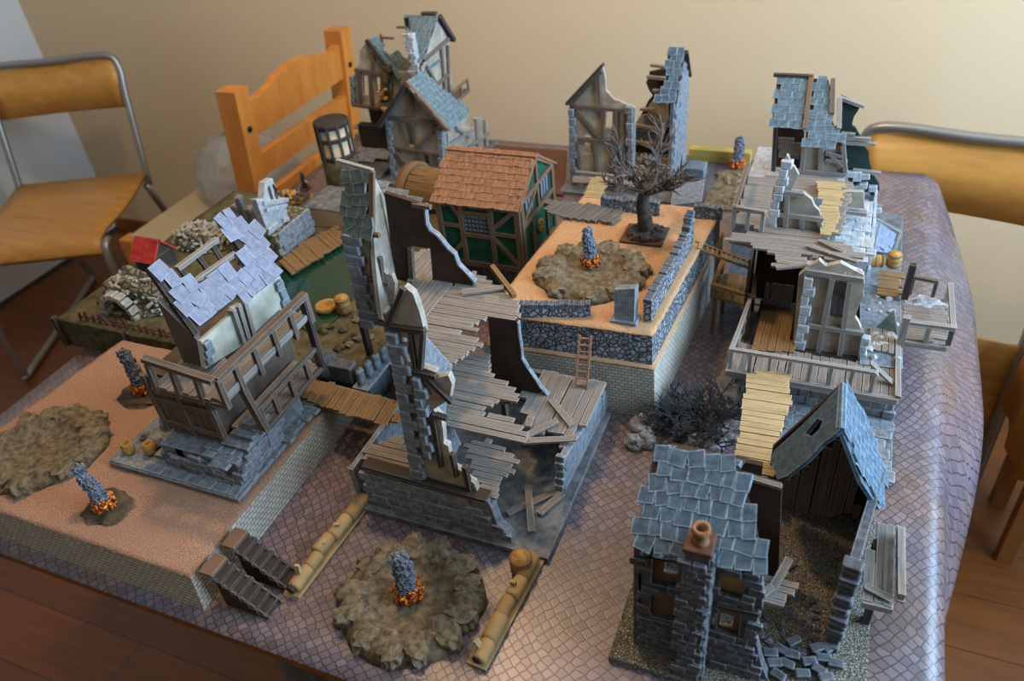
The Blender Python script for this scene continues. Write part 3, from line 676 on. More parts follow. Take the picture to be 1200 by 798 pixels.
# window-side wall of the ground floor
G = PX(-.226)
plate(ru, 'outer_wall', 'stone_grey', G, [(710, 458), (713, 488)]+[(663, 575), (660, 562), (664, 552), (660, 541)], t=.008)
for k in range(5): piece(ru, 'broken_edge', 'stone', 'stone_grey', G.at((660+U(-1, 2), 536+k*8.5))+V((-.003, -.002, 0)), ((0, 1, 0), (0, 0, 1), (1, 0, 0)), (.006, .009, .010))
bar(ru, 'inner_post', 'timber_dark', gz(594, 500, .062), gz(594, 500, .062)+V((0, 0, .05)), .006, .006)
for a, b, z in (((646, 469), (670, 498), .068), ((616, 511), (653, 493), .068), ((613, 517), (676, 514), .0705), ((619, 500), (622, 489), .07), ((542, 343), (590, 337), .176)): bar(ru, 'loose_plank', 'plank_grey', gz(*a, z), gz(*b, z), .008, .003)
for a, b, z in (((619, 570), (623, 623), .014), ((595, 602), (653, 575), .011), ((632, 602), (659, 578), .012)): bar(ru, 'loose_plank', 'plank_grey', gz(*a, z), gz(*b, z), .008, .003)
for a, b in (((577, 313), (603, 347)),): bar(ru, 'broken_rail', 'plank_brown', gz(*a, .178), gz(*b, .176), .006, .007)
# ================================================================== TOWER ON THE SAND PLATEAU
to = thing('ruined_tower', 'pale slate roofed ruin with timber balconies on the pink sand plateau', 'ruin', (-.66, .5, LH+.003))
z0 = LH+.0042
boxw(to, 'base_plate', 'stone_grey', (-.758, .411, z0), (-.561, .60, z0+.005), bev=.001)
stones(to, PZ(z0+.0055), [(-.757, .412, 0), (-.562, .412, 0), (-.562, .599, 0), (-.64, .599, 0), (-.64, .43, 0), (-.757, .43, 0)], .016, .013, .003, 'stone_grey')
pz = z0+.005
boxw(to, 'plinth_core', 'stone_grey', (-.685, .436, pz), (-.574, .56, .083))
plate(to, 'plinth_face', 'stone_grey', PX(-.570), [(282, 578), (287, 544), (293, 520), (327, 493), (334, 520)], t=.006)
stones(to, PX(-.569), [(282, 577), (287, 544), (293, 520), (327, 494), (333, 520)], .013, .009, .004, 'stone_grey')
plate(to, 'plinth_face', 'stone_grey', PY(.432), [(281, 578), (190, 552), (196, 532), (215, 540), (232, 536), (256, 552), (272, 560), (285, 548)], t=.006)
stones(to, PY(.431), [(281, 577), (191, 551), (196, 533), (215, 540), (232, 536), (256, 552), (272, 560), (284, 550)], .015, .009, .004, 'stone_grey')
stones(to, PZ(.084), [(231, 534), (261, 503), (294, 520), (288, 541), (262, 552)], .012, .011, .004, 'stone_grey')
for k in range(3): boxw(to, 'stone_step', 'stone_grey', (-.605+.008*k, .452+.012*k, .086+.007*k), (-.566, .50, .092+.007*k), bev=.001)
for k in range(4): boxw(to, 'stair_step', 'stone_grey', (-.665-.014*k, .436, pz), (-.652-.014*k, .50, .082-.008*k), bev=.001)
for x, y, s in ((-.715, .455, .013), (-.70, .475, .011), (-.728, .49, .014), (-.69, .452, .009), (-.742, .46, .008), (-.72, .52, .012)): lump('rubble_rock', 'rock', to, (x, y, pz+s*.5), (s, s*.8, s*.7), int(s*9999), .3, 2, 2, flatz=-.7)
for x, y in ((-.742, .432), (-.715, .44)): lathe('small_keg', 'wicker', to, (x, y, pz), [(.006, 0), (.0075, .006), (.0075, .011), (.006, .017), (.0045, .017), (.0045, .012)], 12)
# lower storey, dark, with beams
L_ = PY(.462)
boxw(to, 'lower_storey', 'timber', (-.688, .464, .083), (-.606, .61, .170))
planks(to, L_, [(-.690, .462, .084), (-.604, .462, .084), (-.604, .462, .168), (-.690, .462, .168)], .010, .003, 'timber', (0, 0, 1), 0)
for a, b in (((-.692, .460, .10), (-.602, .460, .10)), ((-.692, .460, .135), (-.602, .460, .135)), ((-.69, .460, .085), (-.69, .460, .17)), ((-.648, .460, .085), (-.648, .460, .17)), ((-.604, .460, .085), (-.604, .460, .17))): beam(to, L_, a, b, .006, .004, 'timber')
# lower deck with rail on the window side
planks(to, PZ(.098), [(-.606, .475, 0), (-.558, .475, 0), (-.558, .60, 0), (-.606, .60, 0)], .009, .003, 'plank_grey', (0, 1, 0))
XR = -.559
bar(to, 'rail', 'timber', (XR, .478, .099), (XR, .60, .099), .006, .006); bar(to, 'rail', 'timber', (XR, .484, .130), (XR, .60, .130), .005, .005)
for y in (.482, .508, .54, .572, .598): bar(to, 'rail_post', 'timber', (XR, y, .098), (XR, y, .133), .005, .006, up=(0, 1, 0))
bar(to, 'corner_brace', 'timber', (XR, .479, .10), (XR, .47, .172), .009, .006, up=(0, 1, 0)); bar(to, 'corner_brace', 'timber_dark', (XR, .598, .10), (XR, .60, .20), .009, .006, up=(0, 1, 0))
# upper deck and rails
planks(to, PZ(.172), [(-.658, .444, 0), (-.557, .444, 0), (-.557, .605, 0), (-.60, .605, 0), (-.60, .505, 0), (-.658, .505, 0)], .010, .003, 'plank_grey', (0, 1, 0))
bar(to, 'rail', 'timber', (XR, .440, .206), (XR, .606, .204), .010, .006); bar(to, 'rail', 'timber', (-.655, .444, .212), (XR, .440, .206), .008, .006)
bar(to, 'rail', 'timber_grey', (XR, .442, .180), (XR, .604, .178), .005, .006); bar(to, 'rail', 'timber', (-.66, .444, .168), (XR, .444, .168), .006, .007)
for y in (.443, .47, .502, .536, .57, .603): bar(to, 'rail_post', 'timber', (XR+.002, y, .166), (XR+.002, y, .206), .006, .006, up=(0, 1, 0))
for x in (-.655, -.622, -.59): bar(to, 'rail_post', 'timber', (x, .443, .166), (x+.004, .443, .206), .006, .006, up=(0, 1, 0))
for x in (-.655, -.625, -.595): bar(to, 'bracket', 'timber_dark', (x, .462, .14), (x, .445, .168), .005, .006)
# upper walls and half roof
Wq = PX(-.610)
wo = [(241, 432), (236, 400), (286, 356), (328, 323), (346, 366)]
plate(to, 'upper_wall', 'plaster_white', Wq, wo, [[(272, 361), (283, 355), (293, 393), (284, 400)]], t=.006)
for a, b in (((270, 362), (283, 401)), ((284, 354), (295, 394)), ((277, 358), (288, 396))): beam(to, Wq, a, b, .005, .005, 'timber_grey')
Wl = Pl((-.609, 0, 0), (1, 0, 0), (0, 1, 0))
quoins(to, Wl, (242, 430), (237, 402), 3, .013, .009, 1, .006, 'stone_grey'); quoins(to, Wl, (343, 366), (324, 318), 5, -.013, -.010, 1, .006, 'stone_grey') if False else quoins(to, Wl, (343, 366), (327, 326), 4, .013, .009, -1, .006, 'stone_grey')
plate(to, 'gable_wall', 'timber', PY(.486), [(-.652, .486, .174), (-.617, .486, .174), (-.617, .486, .215), (-.652, .486, .262)], t=.006)
e0, e1, rg = V((-.606, .497, .210)), V((-.606, .640, .210)), V((-.672, .497, .312))
RP = P3(e0, e1, rg)
so = [(175, 313), (188, 304), (209, 319), (217, 332), (230, 330), (256, 324), (263, 312), (282, 311), (281, 292), (270, 275), (256, 260), (273, 246), (300, 268), (323, 309), (331, 314), (285, 348), (270, 357), (232, 389)]
plate(to, 'roof_board', 'card_brown', Pl(RP.o, RP.n, RP.u), [(x+(1 if x < 250 else -1), y) for x, y in so], t=.004)
RS = Pl(e0, RP.n, (0, 1, 0))
if RS.v.z < 0: RS.v = -RS.v
slates(to, RS, so, .0165, .0155, 'slate_pale', .0018, tilt=.06, wob=.22)
bar(to, 'rake_board', 'timber_dark', RP.at((176, 312))-RP.n*.005, RP.at((232, 391))-RP.n*.005, .006, .010)
for a, b in (((209, 314), (256, 279)), ((228, 330), (277, 296))): bar(to, 'purlin', 'timber_grey', RP.at(a)-RP.n*.003, RP.at(b)-RP.n*.003, .006, .005)
for a, b in (((214, 312), (228, 329)), ((235, 297), (248, 314)), ((252, 283), (264, 302))): bar(to, 'rafter', 'timber_dark', RP.at(a)-RP.n*.008, RP.at(b)-RP.n*.008, .005, .006)
# ================================================================== GREEN TIMBERED HOUSE
gr = thing('timbered_house', 'green timber framed house with terracotta shingle roof beside the terraced hill', 'house', (-.5, 1.0, 0))
GZ = .04
boxw(gr, 'stone_foot', 'stone_dark', (-.562, .960, .0003), (-.432, 1.052, GZ))
GF, GR = PY(.955), PX(-.4285)
f0, f1 = V((-.566, .955, GZ)), V((-.4285, .955, GZ)); gh = GF.at((609, 237)).z
plate(gr, 'front_wall', 'green_paint', GF, [f0, f1, (f1.x, .955, gh), (f0.x, .955, gh)], t=.004)
ap = GR.at((625, 185)); yb = 2*ap.y-.955
plate(gr, 'gable_wall', 'green_paint', GR, [f1, (f1.x, yb, GZ), (f1.x, yb, gh), (f1.x, ap.y, ap.z), (f1.x, .955, gh)], t=.004)
plate(gr, 'back_wall', 'green_paint', Pl((0, yb, 0), (0, 1, 0), (1, 0, 0)), [(f0.x, yb, GZ), (f1.x, yb, GZ), (f1.x, yb, gh), (f0.x, yb, gh)], t=.004)
plate(gr, 'side_wall', 'green_paint', Pl((f0.x, 0, 0), (-1, 0, 0), (0, 1, 0)), [(f0.x, .955, GZ), (f0.x, yb, GZ), (f0.x, yb, gh), (f0.x, ap.y, ap.z), (f0.x, .955, gh)], t=.004)
def gx(f, g): return (f0.x+(f1.x-f0.x)*f, .955, GZ+(gh-GZ)*g)
for a, b, w in ((gx(.02, 0), gx(.02, .9), .008), (gx(.98, 0), gx(.98, .9), .009), (gx(.29, 0), gx(.29, .9), .007), (gx(.66, 0), gx(.66, .9), .007), (gx(0, .03), gx(1, .03), .008), (gx(0, .88), gx(1, .88), .006),
                (gx(.02, .58), gx(.29, .58), .006), (gx(.29, .78), gx(.66, .78), .006), (gx(.29, .46), gx(.66, .46), .006), (gx(.66, .52), gx(.98, .52), .006), (gx(.68, .6), gx(.96, .88), .006), (gx(.68, .44), gx(.96, .08), .006), (gx(.05, .06), gx(.28, .34), .006), (gx(.18, .88), gx(.28, .70), .005)): beam(gr, GF, a, b, w, .004, 'timber_brown')
wn = plate(gr, 'window', 'steel_dark', Pl((0, .9545, 0), (0, -1, 0), (1, 0, 0)), [gx(.31, .50), gx(.64, .50), gx(.64, .75), gx(.31, .75)], t=.001)
for i in range(7):
    for j in range(4): piece(wn, 'window_pane', 'box', 'glass_pane', V(gx(.335+.047*i, .53+.063*j))+V((0, -.0008, 0)), ((1, 0, 1), (0, 1, 0), (-1, 0, 1)), (.0038, .002, .0038))
def gy(f, g): return (f1.x, .955+(yb-.955)*f, GZ+(gh-GZ)*g)
for a, b, w in ((gy(.03, 0), gy(.03, 1), .008), (gy(.97, 0), gy(.97, 1), .008), (gy(0, .03), gy(1, .03), .006), (gy(.02, .98), (f1.x, ap.y, ap.z), .006), (gy(.98, .98), (f1.x, ap.y, ap.z), .006), (gy(.5, .62), (f1.x, ap.y, ap.z), .006), (gy(.03, .62), gy(.97, .62), .006), (gy(0, .96), gy(1, .96), .006), (gy(.30, 0), gy(.30, .62), .005), (gy(.74, 0), gy(.74, .62), .005), (gy(.06, .66), gy(.5, .95), .005)): beam(gr, GR, a, b, w, .004, 'timber_brown')
for f in (.27, .73):
    w2 = plate(gr, 'window', 'glass_pane', PX(f1.x+.001), [gy(f-.12, .68), gy(f+.12, .68), gy(f+.12, .9), gy(f-.12, .9)], t=.001)
    for k in range(4): beam(gr, PX(f1.x+.001), gy(f-.12+.08*k, .68), gy(f-.12+.08*k, .9), .0015, .002, 'steel_dark', 'glazing_bar')
ms = lathe('crest', 'gold', gr, V(gy(.53, .33))+V((.0, 0, 0)), [(.013, 0), (.012, .002), (.006, .003), (.002, .0035)], 20, (1, 0, 0))
for k in range(8): lump('crest_boss', 'gold', ms, V(gy(.53, .33))+V((.003, math.cos(k*.785)*.009, math.sin(k*.785)*.009)), (.0022, .003, .003), k, .2, 1)
ov = .006
ef = V((f0.x-ov, .955-.010, gh-.010)); eg = V((f1.x+ov, .955-.010, gh-.010)); rd = V((f0.x-ov, ap.y, ap.z+.004)); re = V((f1.x+ov, ap.y, ap.z+.004))
GP = Pl(ef, (eg-ef).cross(rd-ef), (1, 0, 0))
plate(gr, 'roof_board', 'terracotta', GP, [ef, eg, re, rd], t=.003)
slates(gr, GP, [ef+V((.001, 0, 0)), eg-V((.001, 0, 0)), re-V((.001, 0, .003)), rd+V((.001, 0, -.003))], .0092, .0125, 'terracotta', .0018, 0, name='shingle', tilt=.1, wob=.05)
eb, ec = V((f0.x-ov, yb+.010, gh-.010)), V((f1.x+ov, yb+.010, gh-.010)); plate(gr, 'roof_board', 'terracotta', Pl(rd, (re-rd).cross(eb-rd)*(-1), (1, 0, 0)), [rd, re, ec, eb], t=.003)
bar(gr, 'ridge_board', 'terracotta', rd+V((0, -.002, .001)), re+V((0, -.002, .001)), .012, .003, ext=.002)
# ================================================================== BARN RUIN IN FRONT
ba = thing('ruined_barn', 'roofless stone barn with blue slate front roof, chimney and dark open inside', 'ruin', (-.01, .51, 0))
boxw(ba, 'base_plate', 'rubble_fine', (-.126, .389, .0003), (.098, .648, .008), bev=.001)
BF = PY(.412)
wins = [[(765, 652), (800, 661), (796, 692), (763, 684)], [(763, 692), (796, 700), (793, 730), (762, 722)], [(846, 668), (873, 676), (870, 704), (842, 696)], [(842, 711), (868, 719), (865, 748), (839, 740)]]
bo = [(747, 652), (752, 758), (906, 813)]+jag((906, 813), (888, 760), 4, 3)+jag((888, 760), (886, 730), 3, 3)+jag((886, 730), (898, 700), 3, 2)+[(893, 676), (880, 664)]
plate(ba, 'front_wall', 'stone_dark', BF, bo, wins, t=.009)
for w, mt, hole in ((wins[0], 'timber_brown', [(780, 658), (796, 662), (794, 674), (778, 670)]), (wins[1], 'timber_brown', None), (wins[2], 'plank_tan', None), (wins[3], 'timber_brown', [(845, 718), (860, 722), (858, 736), (843, 732)])):
    p = plate(ba, 'window_board', mt, PY(.418), [(x+(3 if i in (1, 2) else -3), y+(3 if i > 1 else -3)) for i, (x, y) in enumerate(w)], [hole] if hole else (), t=.003)
bk = .0125, .0082, .004
for poly in () and ([(748, 655), (752, 757), (761, 760), (765, 652)], [(752, 735), (752, 757), (905, 810), (890, 768)], [(800, 664), (796, 735), (842, 750), (846, 672)], [(872, 678), (866, 755), (890, 768), (884, 745), (890, 700), (886, 680)], [(762, 722), (760, 745), (840, 768), (840, 742), (794, 731)]):
    stones(ba, BF, poly, *bk, 'stone_dark', 'brick')
stones(ba, BF, [(747, 652), (752, 757), (904, 811), (888, 765), (886, 735), (896, 700), (891, 678), (880, 664)], .0135, .009, .004, 'stone_dark', 'brick', holes=wins)
bar(ba, 'lintel', 'timber_dark', BF.at((842, 706))+V((0, -.002, 0)), BF.at((890, 716))+V((0, -.002, 0)), .006, .006)
# chimney
chm = boxw(ba, 'chimney', 'stone_dark', (-.0625, .393, .008), (-.0425, .413, .186))
stones(chm, PY(.3925), [(-.0625, .3925, .009), (-.0425, .3925, .009), (-.0425, .3925, .176), (-.0625, .3925, .176)], .0105, .0085, .004, 'stone_dark', 'brick')
stones(chm, PX(-.042), [(-.042, .393, .009), (-.042, .414, .009), (-.042, .414, .178), (-.042, .393, .178)], .0105, .0078, .004, 'stone_dark', 'brick')
boxw(chm, 'chimney_cap', 'red_brown', (-.064, .3915, .186), (-.041, .4145, .191), bev=.001)
lathe('chimney_pot', 'terracotta', chm, (-.0525, .4035, .191), [(.0075, 0), (.006, .003), (.006, .011), (.0075, .012), (.0075, .016), (.0045, .016), (.0045, .006)], 14)
# front roof
be0 = PY(.402).at((748, 641)); be1 = PY(.402).at((897, 667)); br0 = PY(.474).at((768, 530)); br1 = PY(.474).at((868, 545))
BR = Pl(be0, (be1-be0).cross(br0-be0), (1, 0, .06))
ro = [(768, 530), (868, 546)]+jag((868, 546), (884, 600), 4, 2)+jag((884, 600), (897, 667), 4, 2)+[(897, 668), (748, 641), (754, 596)]
plate(ba, 'roof_board', 'card_brown', BR, [(768, 531), (867, 547), (882, 600), (895, 666), (750, 640), (755, 596)], t=.004)
slates(ba, BR, ro, .0125, .0125, 'slate_blue', .0017, 0, tilt=.07, wob=.2)
bar(ba, 'ridge_board', 'slate_blue', br0+V((0, .001, 0)), br1+V((0, .001, 0)), .006, .003)
rb = [br0, br1, br1+V((0, .07, -.06)), br0+V((0, .07, -.06))]
plate(ba, 'roof_board', 'card_brown', Pl(br0, (br1-br0).cross(rb[3]-br0), (1, 0, 0)), rb, t=.003)  # hidden rear slope, added so the inside falls in shade
# side and rear walls
plate(ba, 'side_wall', 'stone_dark', Pl((-.108, 0, 0), (-1, 0, 0), (0, -1, 0)), [(-.108, .412, .008), (-.108, .545, .008), (-.108, .545, .145), (-.108, .474, .20), (-.108, .412, .155)], t=.007)  # side wall out of view, put in to shade the inside
plate(ba, 'rear_wall', 'card_brown', PY(.547), [(-.108, .547, .008), (-.02, .547, .008), (-.02, .547, .14), (-.108, .547, .14)], t=.006)  # unseen rear wall, also added to keep the inside dark
plate(ba, 'partition_wall', 'card_brown', PY(.505), [(869, 556), (916, 570), (911, 692), (897, 690), (893, 650), (884, 600)], t=.005)
bar(ba, 'broken_edge', 'timber', PY(.505).at((869, 557)), PY(.505).at((916, 571)), .005, .003)
plate(ba, 'gable_wall', 'card_brown', PY(.630), [(-.016, .630, .008), (.088, .630, .008), (.090, .630, .085), (.037, .630, .185), (-.016, .630, .085)], t=.005)
planks(ba, PY(.622), [(903, 575), (930, 556), (985, 512), (1004, 555), (1007, 606), (990, 598), (960, 600), (930, 594), (914, 596)], .0085, .003, 'plank_grey', (0, 0, 1), .003)
WX = V((.062, .470, .008)); WY = V((.086, .630, .008)); wdir = (WY-WX).normalized(); wn_ = V((0, 0, 1)).cross(wdir)*(-1)
WP = Pl(WX, wn_, wdir)
plate(ba, 'outer_wall', 'stone_dark', WP, [WX, WX+V((0, 0, .115)), WX+wdir*.03+V((0, 0, .118)), WX+wdir*.07+V((0, 0, .108)), WY+V((0, 0, .08)), WY], t=-.008)
plate(ba, 'wall_lining', 'card_brown', Pl(WX-wn_*.001, -wn_, wdir), [WX+wdir*.004, WX+V((0, 0, .112))+wdir*.004, WX+wdir*.03+V((0, 0, .115)), WX+wdir*.07+V((0, 0, .105)), WY+V((0, 0, .078)), WY], t=.002)
EP = Pl(WX-wdir*.001, -wdir, V((1, 0, 0)))
for k in range(15): piece(ba, 'brick', 'stone', 'stone_dark', WX-wdir*(.002+U(-.003, .003))+wn_*.004+V((0, 0, .005+k*.0082)), (wn_, wdir, V((0, 0, 1))), (.014*U(.8, 1.15), .012, .0076))
# ridge roof at the back
q0, q1 = PZ(.19).at((988, 448)), PZ(.19).at((985, 501)); q0.y = max(q0.y, .62)
rl = [(988, 448), (985, 501), (902, 569), (905, 531)]
LP = Pl(q0, (q1-q0).cross(V((-.016, .63, .082))-q0), (q1-q0))
if LP.n.z < 0: LP = Pl(q0, -LP.n, (q1-q0))
lo_ = [(988, 448), (986, 500)]+jag((986, 500), (944, 540), 4, 2)+jag((944, 540), (902, 569), 4, 2)+[(903, 540), (907, 528), (938, 500), (966, 472)]
plate(ba, 'roof_board', 'slate_blue', LP, lo_, [[(943, 508), (949, 500), (958, 490), (964, 493), (960, 503), (951, 511)]], t=.004)
QP = Pl(q0, (V((.0955, .63, .075))-q0).cross(q1-q0), (q1-q0))
if QP.n.x < 0: QP = Pl(q0, -QP.n, (q1-q0))
qo = [(988, 448), (1012, 480), (1040, 556), (1031, 597), (1010, 565), (985, 500)]
plate(ba, 'roof_board', 'slate_blue', QP, qo, t=.004)
if QP.v.z < 0: QP.u = -QP.u; QP.v = -QP.v
slates(ba, QP, [(989, 452), (1012, 483), (1037, 556), (1030, 590), (1010, 562), (987, 500)], .012, .012, 'slate_blue', .0014, 0, tilt=.04, wob=.06)
# planks, rubble, platform
planks(ba, PZ(.085), [(868, 668), (905, 676), (928, 686), (926, 703), (905, 711), (878, 698)], .008, .003, 'plank_grey', (1, 0, 0), .006)
for a, b, za, zb in (((905, 690), (925, 655), .09, .10), ((885, 702), (906, 688), .091, .091), ((926, 668), (938, 660), .03, .05), ((912, 668), (922, 674), .09, .09)): bar(ba, 'loose_plank', 'plank_grey', gz(*a, za), gz(*b, zb), .007, .003)
planks(ba, PZ(.05), [(1024, 616), (1058, 621), (1060, 700), (1046, 712), (1010, 704)], .009, .0035, 'plank_grey', (0, 1, 0), .002)
bar(ba, 'platform_rail', 'timber_grey', gz(1055, 622, .062), gz(1056, 700, .062), .006, .01); bar(ba, 'platform_rail', 'timber_grey', gz(1010, 706, .048), gz(1046, 714, .048), .006, .008)
for a in ((1054, 640), (1055, 662), (1056, 690)): bar(ba, 'platform_post', 'timber', gz(*a, .05), gz(*a, .05)+V((0, 0, .012)), .006, .006)
for a in ((1030, 640), (1030, 700), (1052, 640), (1050, 702)): g_ = gz(*a, .05); bar(ba, 'platform_leg', 'timber_dark', (min(g_.x, .094), g_.y, .008), (min(g_.x, .094), g_.y, .05), .006, .006)
bar(ba, 'loose_plank', 'plank_grey', gz(1014, 687, .056), gz(1045, 703, .056), .007, .003)
rs = random.Random(5)
for k in range(44):
    px, py = rs.uniform(893, 960), rs.uniform(700, 768); g_ = gz(px, py, .01); s = rs.uniform(.002, .005); lump('rubble_stone', 'stone_dark', ba, (g_.x, g_.y, .008+s*.4), (s, s, s*.8), k, .3, 1, 2)
for (px, py, a) in ((902, 766, .2), (915, 762, -.2), (928, 768, .1), (907, 778, .4), (922, 779, -.1), (957, 760, .6), (965, 772, .2), (960, 786, -.3), (972, 760, .9), (948, 776, .5), (979, 778, .1), (940, 790, .3), (912, 792, -.3), (968, 795, .5), (930, 752, .8)):
    g_ = gz(px, py, .012); piece(ba, 'fallen_brick', 'stone', 'stone_dark', (g_.x, g_.y, .0125), ((math.cos(a), math.sin(a), 0), (-math.sin(a), math.cos(a), .15), (0, -.15, 1)), (.013, .008, .0075))
# ================================================================== BALCONY RUIN BY THE DROOPING SIDE
r2 = thing('balcony_ruin', 'grey timber ruin with railed balconies and a glazed window wall', 'ruin', (.01, .9, 0))
boxw(r2, 'base_plate', 'base_grey', (-.10, .782, .0003), (.112, 1.0, .006), bev=.001); boxw(r2, 'front_plate', 'base_grey', (-.03, .69, .0003), (.112, .782, .006), bev=.001)
stones(r2, PZ(.0065), [(-.03, .692, 0), (.111, .692, 0), (.111, .80, 0), (-.03, .80, 0)], .018, .017, .003, 'stone_grey')
Zb, ZP = .05, .145
plate(r2, 'front_wall', 'stone_grey', PY(.802), [(-.07, .802, .006), (.108, .802, .006), (.108, .802, .047), (-.07, .802, .047)], t=.008)
stones(r2, PY(.801), [(-.07, .801, .007), (.108, .801, .007), (.108, .801, .046), (-.07, .801, .046)], .017, .0125, .004, 'stone_grey')
boxw(r2, 'ground_storey', 'card_brown', (-.07, .812, .006), (.10, .99, .046))
planks(r2, PZ(.047), [(-.086, .787, 0), (.108, .787, 0), (.108, .846, 0), (-.086, .846, 0)], .010, .003, 'plank_grey', (0, 1, 0), .002)
def rail(par, a, b, h, n, mt='timber_grey', w=.005):
    a, b = V(a), V(b); bar(par, 'rail', mt, a+V((0, 0, h)), b+V((0, 0, h)), w, w, ext=w)
    for k in range(n): p = a.lerp(b, k/(n-1)); bar(par, 'rail_post', mt, p, p+V((0, 0, h)), w*.9, w*.9)
rail(r2, (-.085, .790, Zb), (.078, .790, Zb), .031, 8); bar(r2, 'deck_edge', 'timber_grey', (-.087, .786, .047), (.109, .786, .047), .005, .009)
rail(r2, (-.085, .790, Zb), (-.080, .905, Zb), .031, 4, 'timber_grey'); bar(r2, 'deck_edge', 'timber_grey', (-.087, .786, .047), (-.083, .90, .047), .005, .009)
bar(r2, 'deck_edge', 'timber_grey', (.108, .786, .05), (.106, .90, .05), .006, .012)
bar(r2, 'loose_plank', 'plank_grey', gz(1020, 425, .075), gz(1046, 449, .052), .008, .003)
R2 = PY(.862)
wo = [(928, 418), (936, 323), (946, 314), (960, 305), (968, 312), (985, 308), (1000, 316), (1012, 322)]+jag((1012, 322), (1012, 350), 3, 2)+jag((1012, 350), (1002, 372), 3, 2)+jag((1002, 372), (1013, 392), 3, 2)+[(1008, 430)]
plate(r2, 'window_wall', 'plaster_pale', R2, wo, [[(977, 330), (993, 332), (988, 373), (972, 371)]], t=.007)
gp = plate(r2, 'window_pane', 'glass_pane', PY(.866), [(976, 329), (994, 331), (989, 374), (971, 372)], t=.001)
for a, b in (((985, 331), (980, 372)), ((975, 346), (992, 349))): beam(r2, R2, a, b, .0022, .002, 'timber_dark', 'glazing_bar')
for a, b, w in (((976, 325), (957, 420), .006), ((996, 329), (983, 424), .006), ((947, 379), (1012, 389), .006), ((944, 316), (1012, 327), .007), ((932, 414), (1009, 428), .006)): beam(r2, R2, a, b, w, .005, 'timber_grey')
quoins(r2, R2, (929, 416), (943, 322), 9, .014, .010, 1, .010, 'stone_pale'); quoins(r2, R2, (1004, 428), (1009, 392), 4, .010, .008, 1, .010, 'stone_pale')
for k in range(12):
    p = R2.at((950+k*5, 314+k*.8)); lump('rubble_stone', 'stone_pale', r2, p+V((0, .006, .001)), (.006, .006, .005), k, .35, 2, 2)
# dark room
planks(r2, PZ(Zb), [(884, 412), (932, 414), (936, 368), (893, 366)], .009, .003, 'plank_brown', (0, 1, 0), 0)
plate(r2, 'room_back_wall', 'card_brown', PY(.955), [(-.082, .955, Zb), (-.02, .955, Zb), (-.02, .955, ZP), (-.082, .955, ZP)], t=.004)
planks(r2, PY(.951), [(896, 362), (927, 367), (930, 334), (898, 330)], .008, .003, 'plank_grey', (0, 0, 1), 0)
plate(r2, 'room_side_wall', 'card_brown', Pl((-.022, 0, 0), (-1, 0, 0), (0, 1, 0)), [(-.022, .866, Zb), (-.022, .955, Zb), (-.022, .955, ZP), (-.022, .866, ZP)], t=.004)
plate(r2, 'room_side_wall', 'card_brown', PX(-.084), [(-.084, .90, Zb), (-.084, .955, Zb), (-.084, .955, ZP), (-.084, .90, ZP)], t=.003)
planks(r2, PZ(ZP), [(855, 277), (900, 272), (960, 274), (1012, 300), (985, 311), (962, 300), (944, 301), (948, 313), (910, 314), (914, 300), (887, 293), (884, 286), (856, 283)], .0075, .003, 'plank_grey', (1, 0, 0), .007)
bar(r2, 'deck_edge', 'timber_grey', gz(853, 281, ZP-.004), gz(950, 302, ZP-.004), .006, .006)
for a, b in (((945, 288), (1005, 307)), ((960, 282), (990, 296)), ((972, 297), (1012, 302)), ((910, 314), (948, 310))): bar(r2, 'loose_plank', 'plank_grey', gz(*a, ZP+.006), gz(*b, ZP+.006), .006, .003)
bar(r2, 'roof_post', 'timber', gz(953, 318, ZP), gz(953, 318, ZP)+V((0, 0, .022)), .006, .006)
# right hand rubble floor, wedge and outer balcony
plate(r2, 'upper_floor', 'stone_grey', PZ(.052), [(1008, 330), (1055, 340), (1058, 432), (1008, 426)], t=.004)
for k in range(26): p = gz(rs.uniform(1012, 1052), rs.uniform(335, 425), .052); s = rs.uniform(.002, .006); lump('rubble_stone', 'stone_pale', r2, (p.x, p.y, .052+s*.4), (s, s, s*.7), k, .3, 1, 2)
planks(r2, PZ(.053), [(1022, 388), (1046, 382), (1048, 415), (1020, 410)], .008, .003, 'plank_grey', (0, 1, 0))
planks(r2, PZ(.056), [(1030, 318), (1057, 322), (1055, 350), (1030, 346)], .008, .003, 'plank_brown', (1, 0, 0))
wg = gz(1030, 385, .055); plate(r2, 'roof_fragment', 'slate_green', Pl(wg, (-.3, -.8, .6), (1, 0, 0)), [(1022, 388), (1048, 362), (1052, 395)], t=.005)
bar(r2, 'tall_post', 'timber_dark', gz(1060, 350, .056), gz(1060, 350, .056)+V((0, 0, .055)), .008, .008); bar(r2, 'tall_post', 'timber_grey', gz(1054, 405, .052), gz(1054, 405, .052)+V((0, 0, .045)), .008, .008)
planks(r2, PZ(.05), [(1060, 358), (1108, 352), (1112, 402), (1058, 398)], .009, .003, 'plank_grey', (1, 0, 0), .003)
lump('dust_heap', 'stone_pale', r2, gz(1083, 355, .05), (.022, .016, .006), 4, .3, 3, 2, flatz=-.2)
e_ = gz(1111, 404, .052); f_ = gz(1058, 397, .052); g2 = gz(1108, 354, .052)
rail(r2, f_, e_, .026, 3, 'timber_grey', .006); rail(r2, e_, g2, .026, 2, 'timber_grey', .006); bar(r2, 'deck_edge', 'timber_grey', f_-V((0, 0, .006)), e_-V((0, 0, .006)), .006, .008)
h_ = gz(1066, 345, .052); rail(r2, h_, gz(1092, 350, .052), .028, 2, 'timber', .005)
for k in range(3): p = gz(1062+k*20, 390, .05); bar(r2, 'bracket', 'timber_dark', (.110, p.y, .02), (min(p.x, .155), p.y, .047), .005, .005)
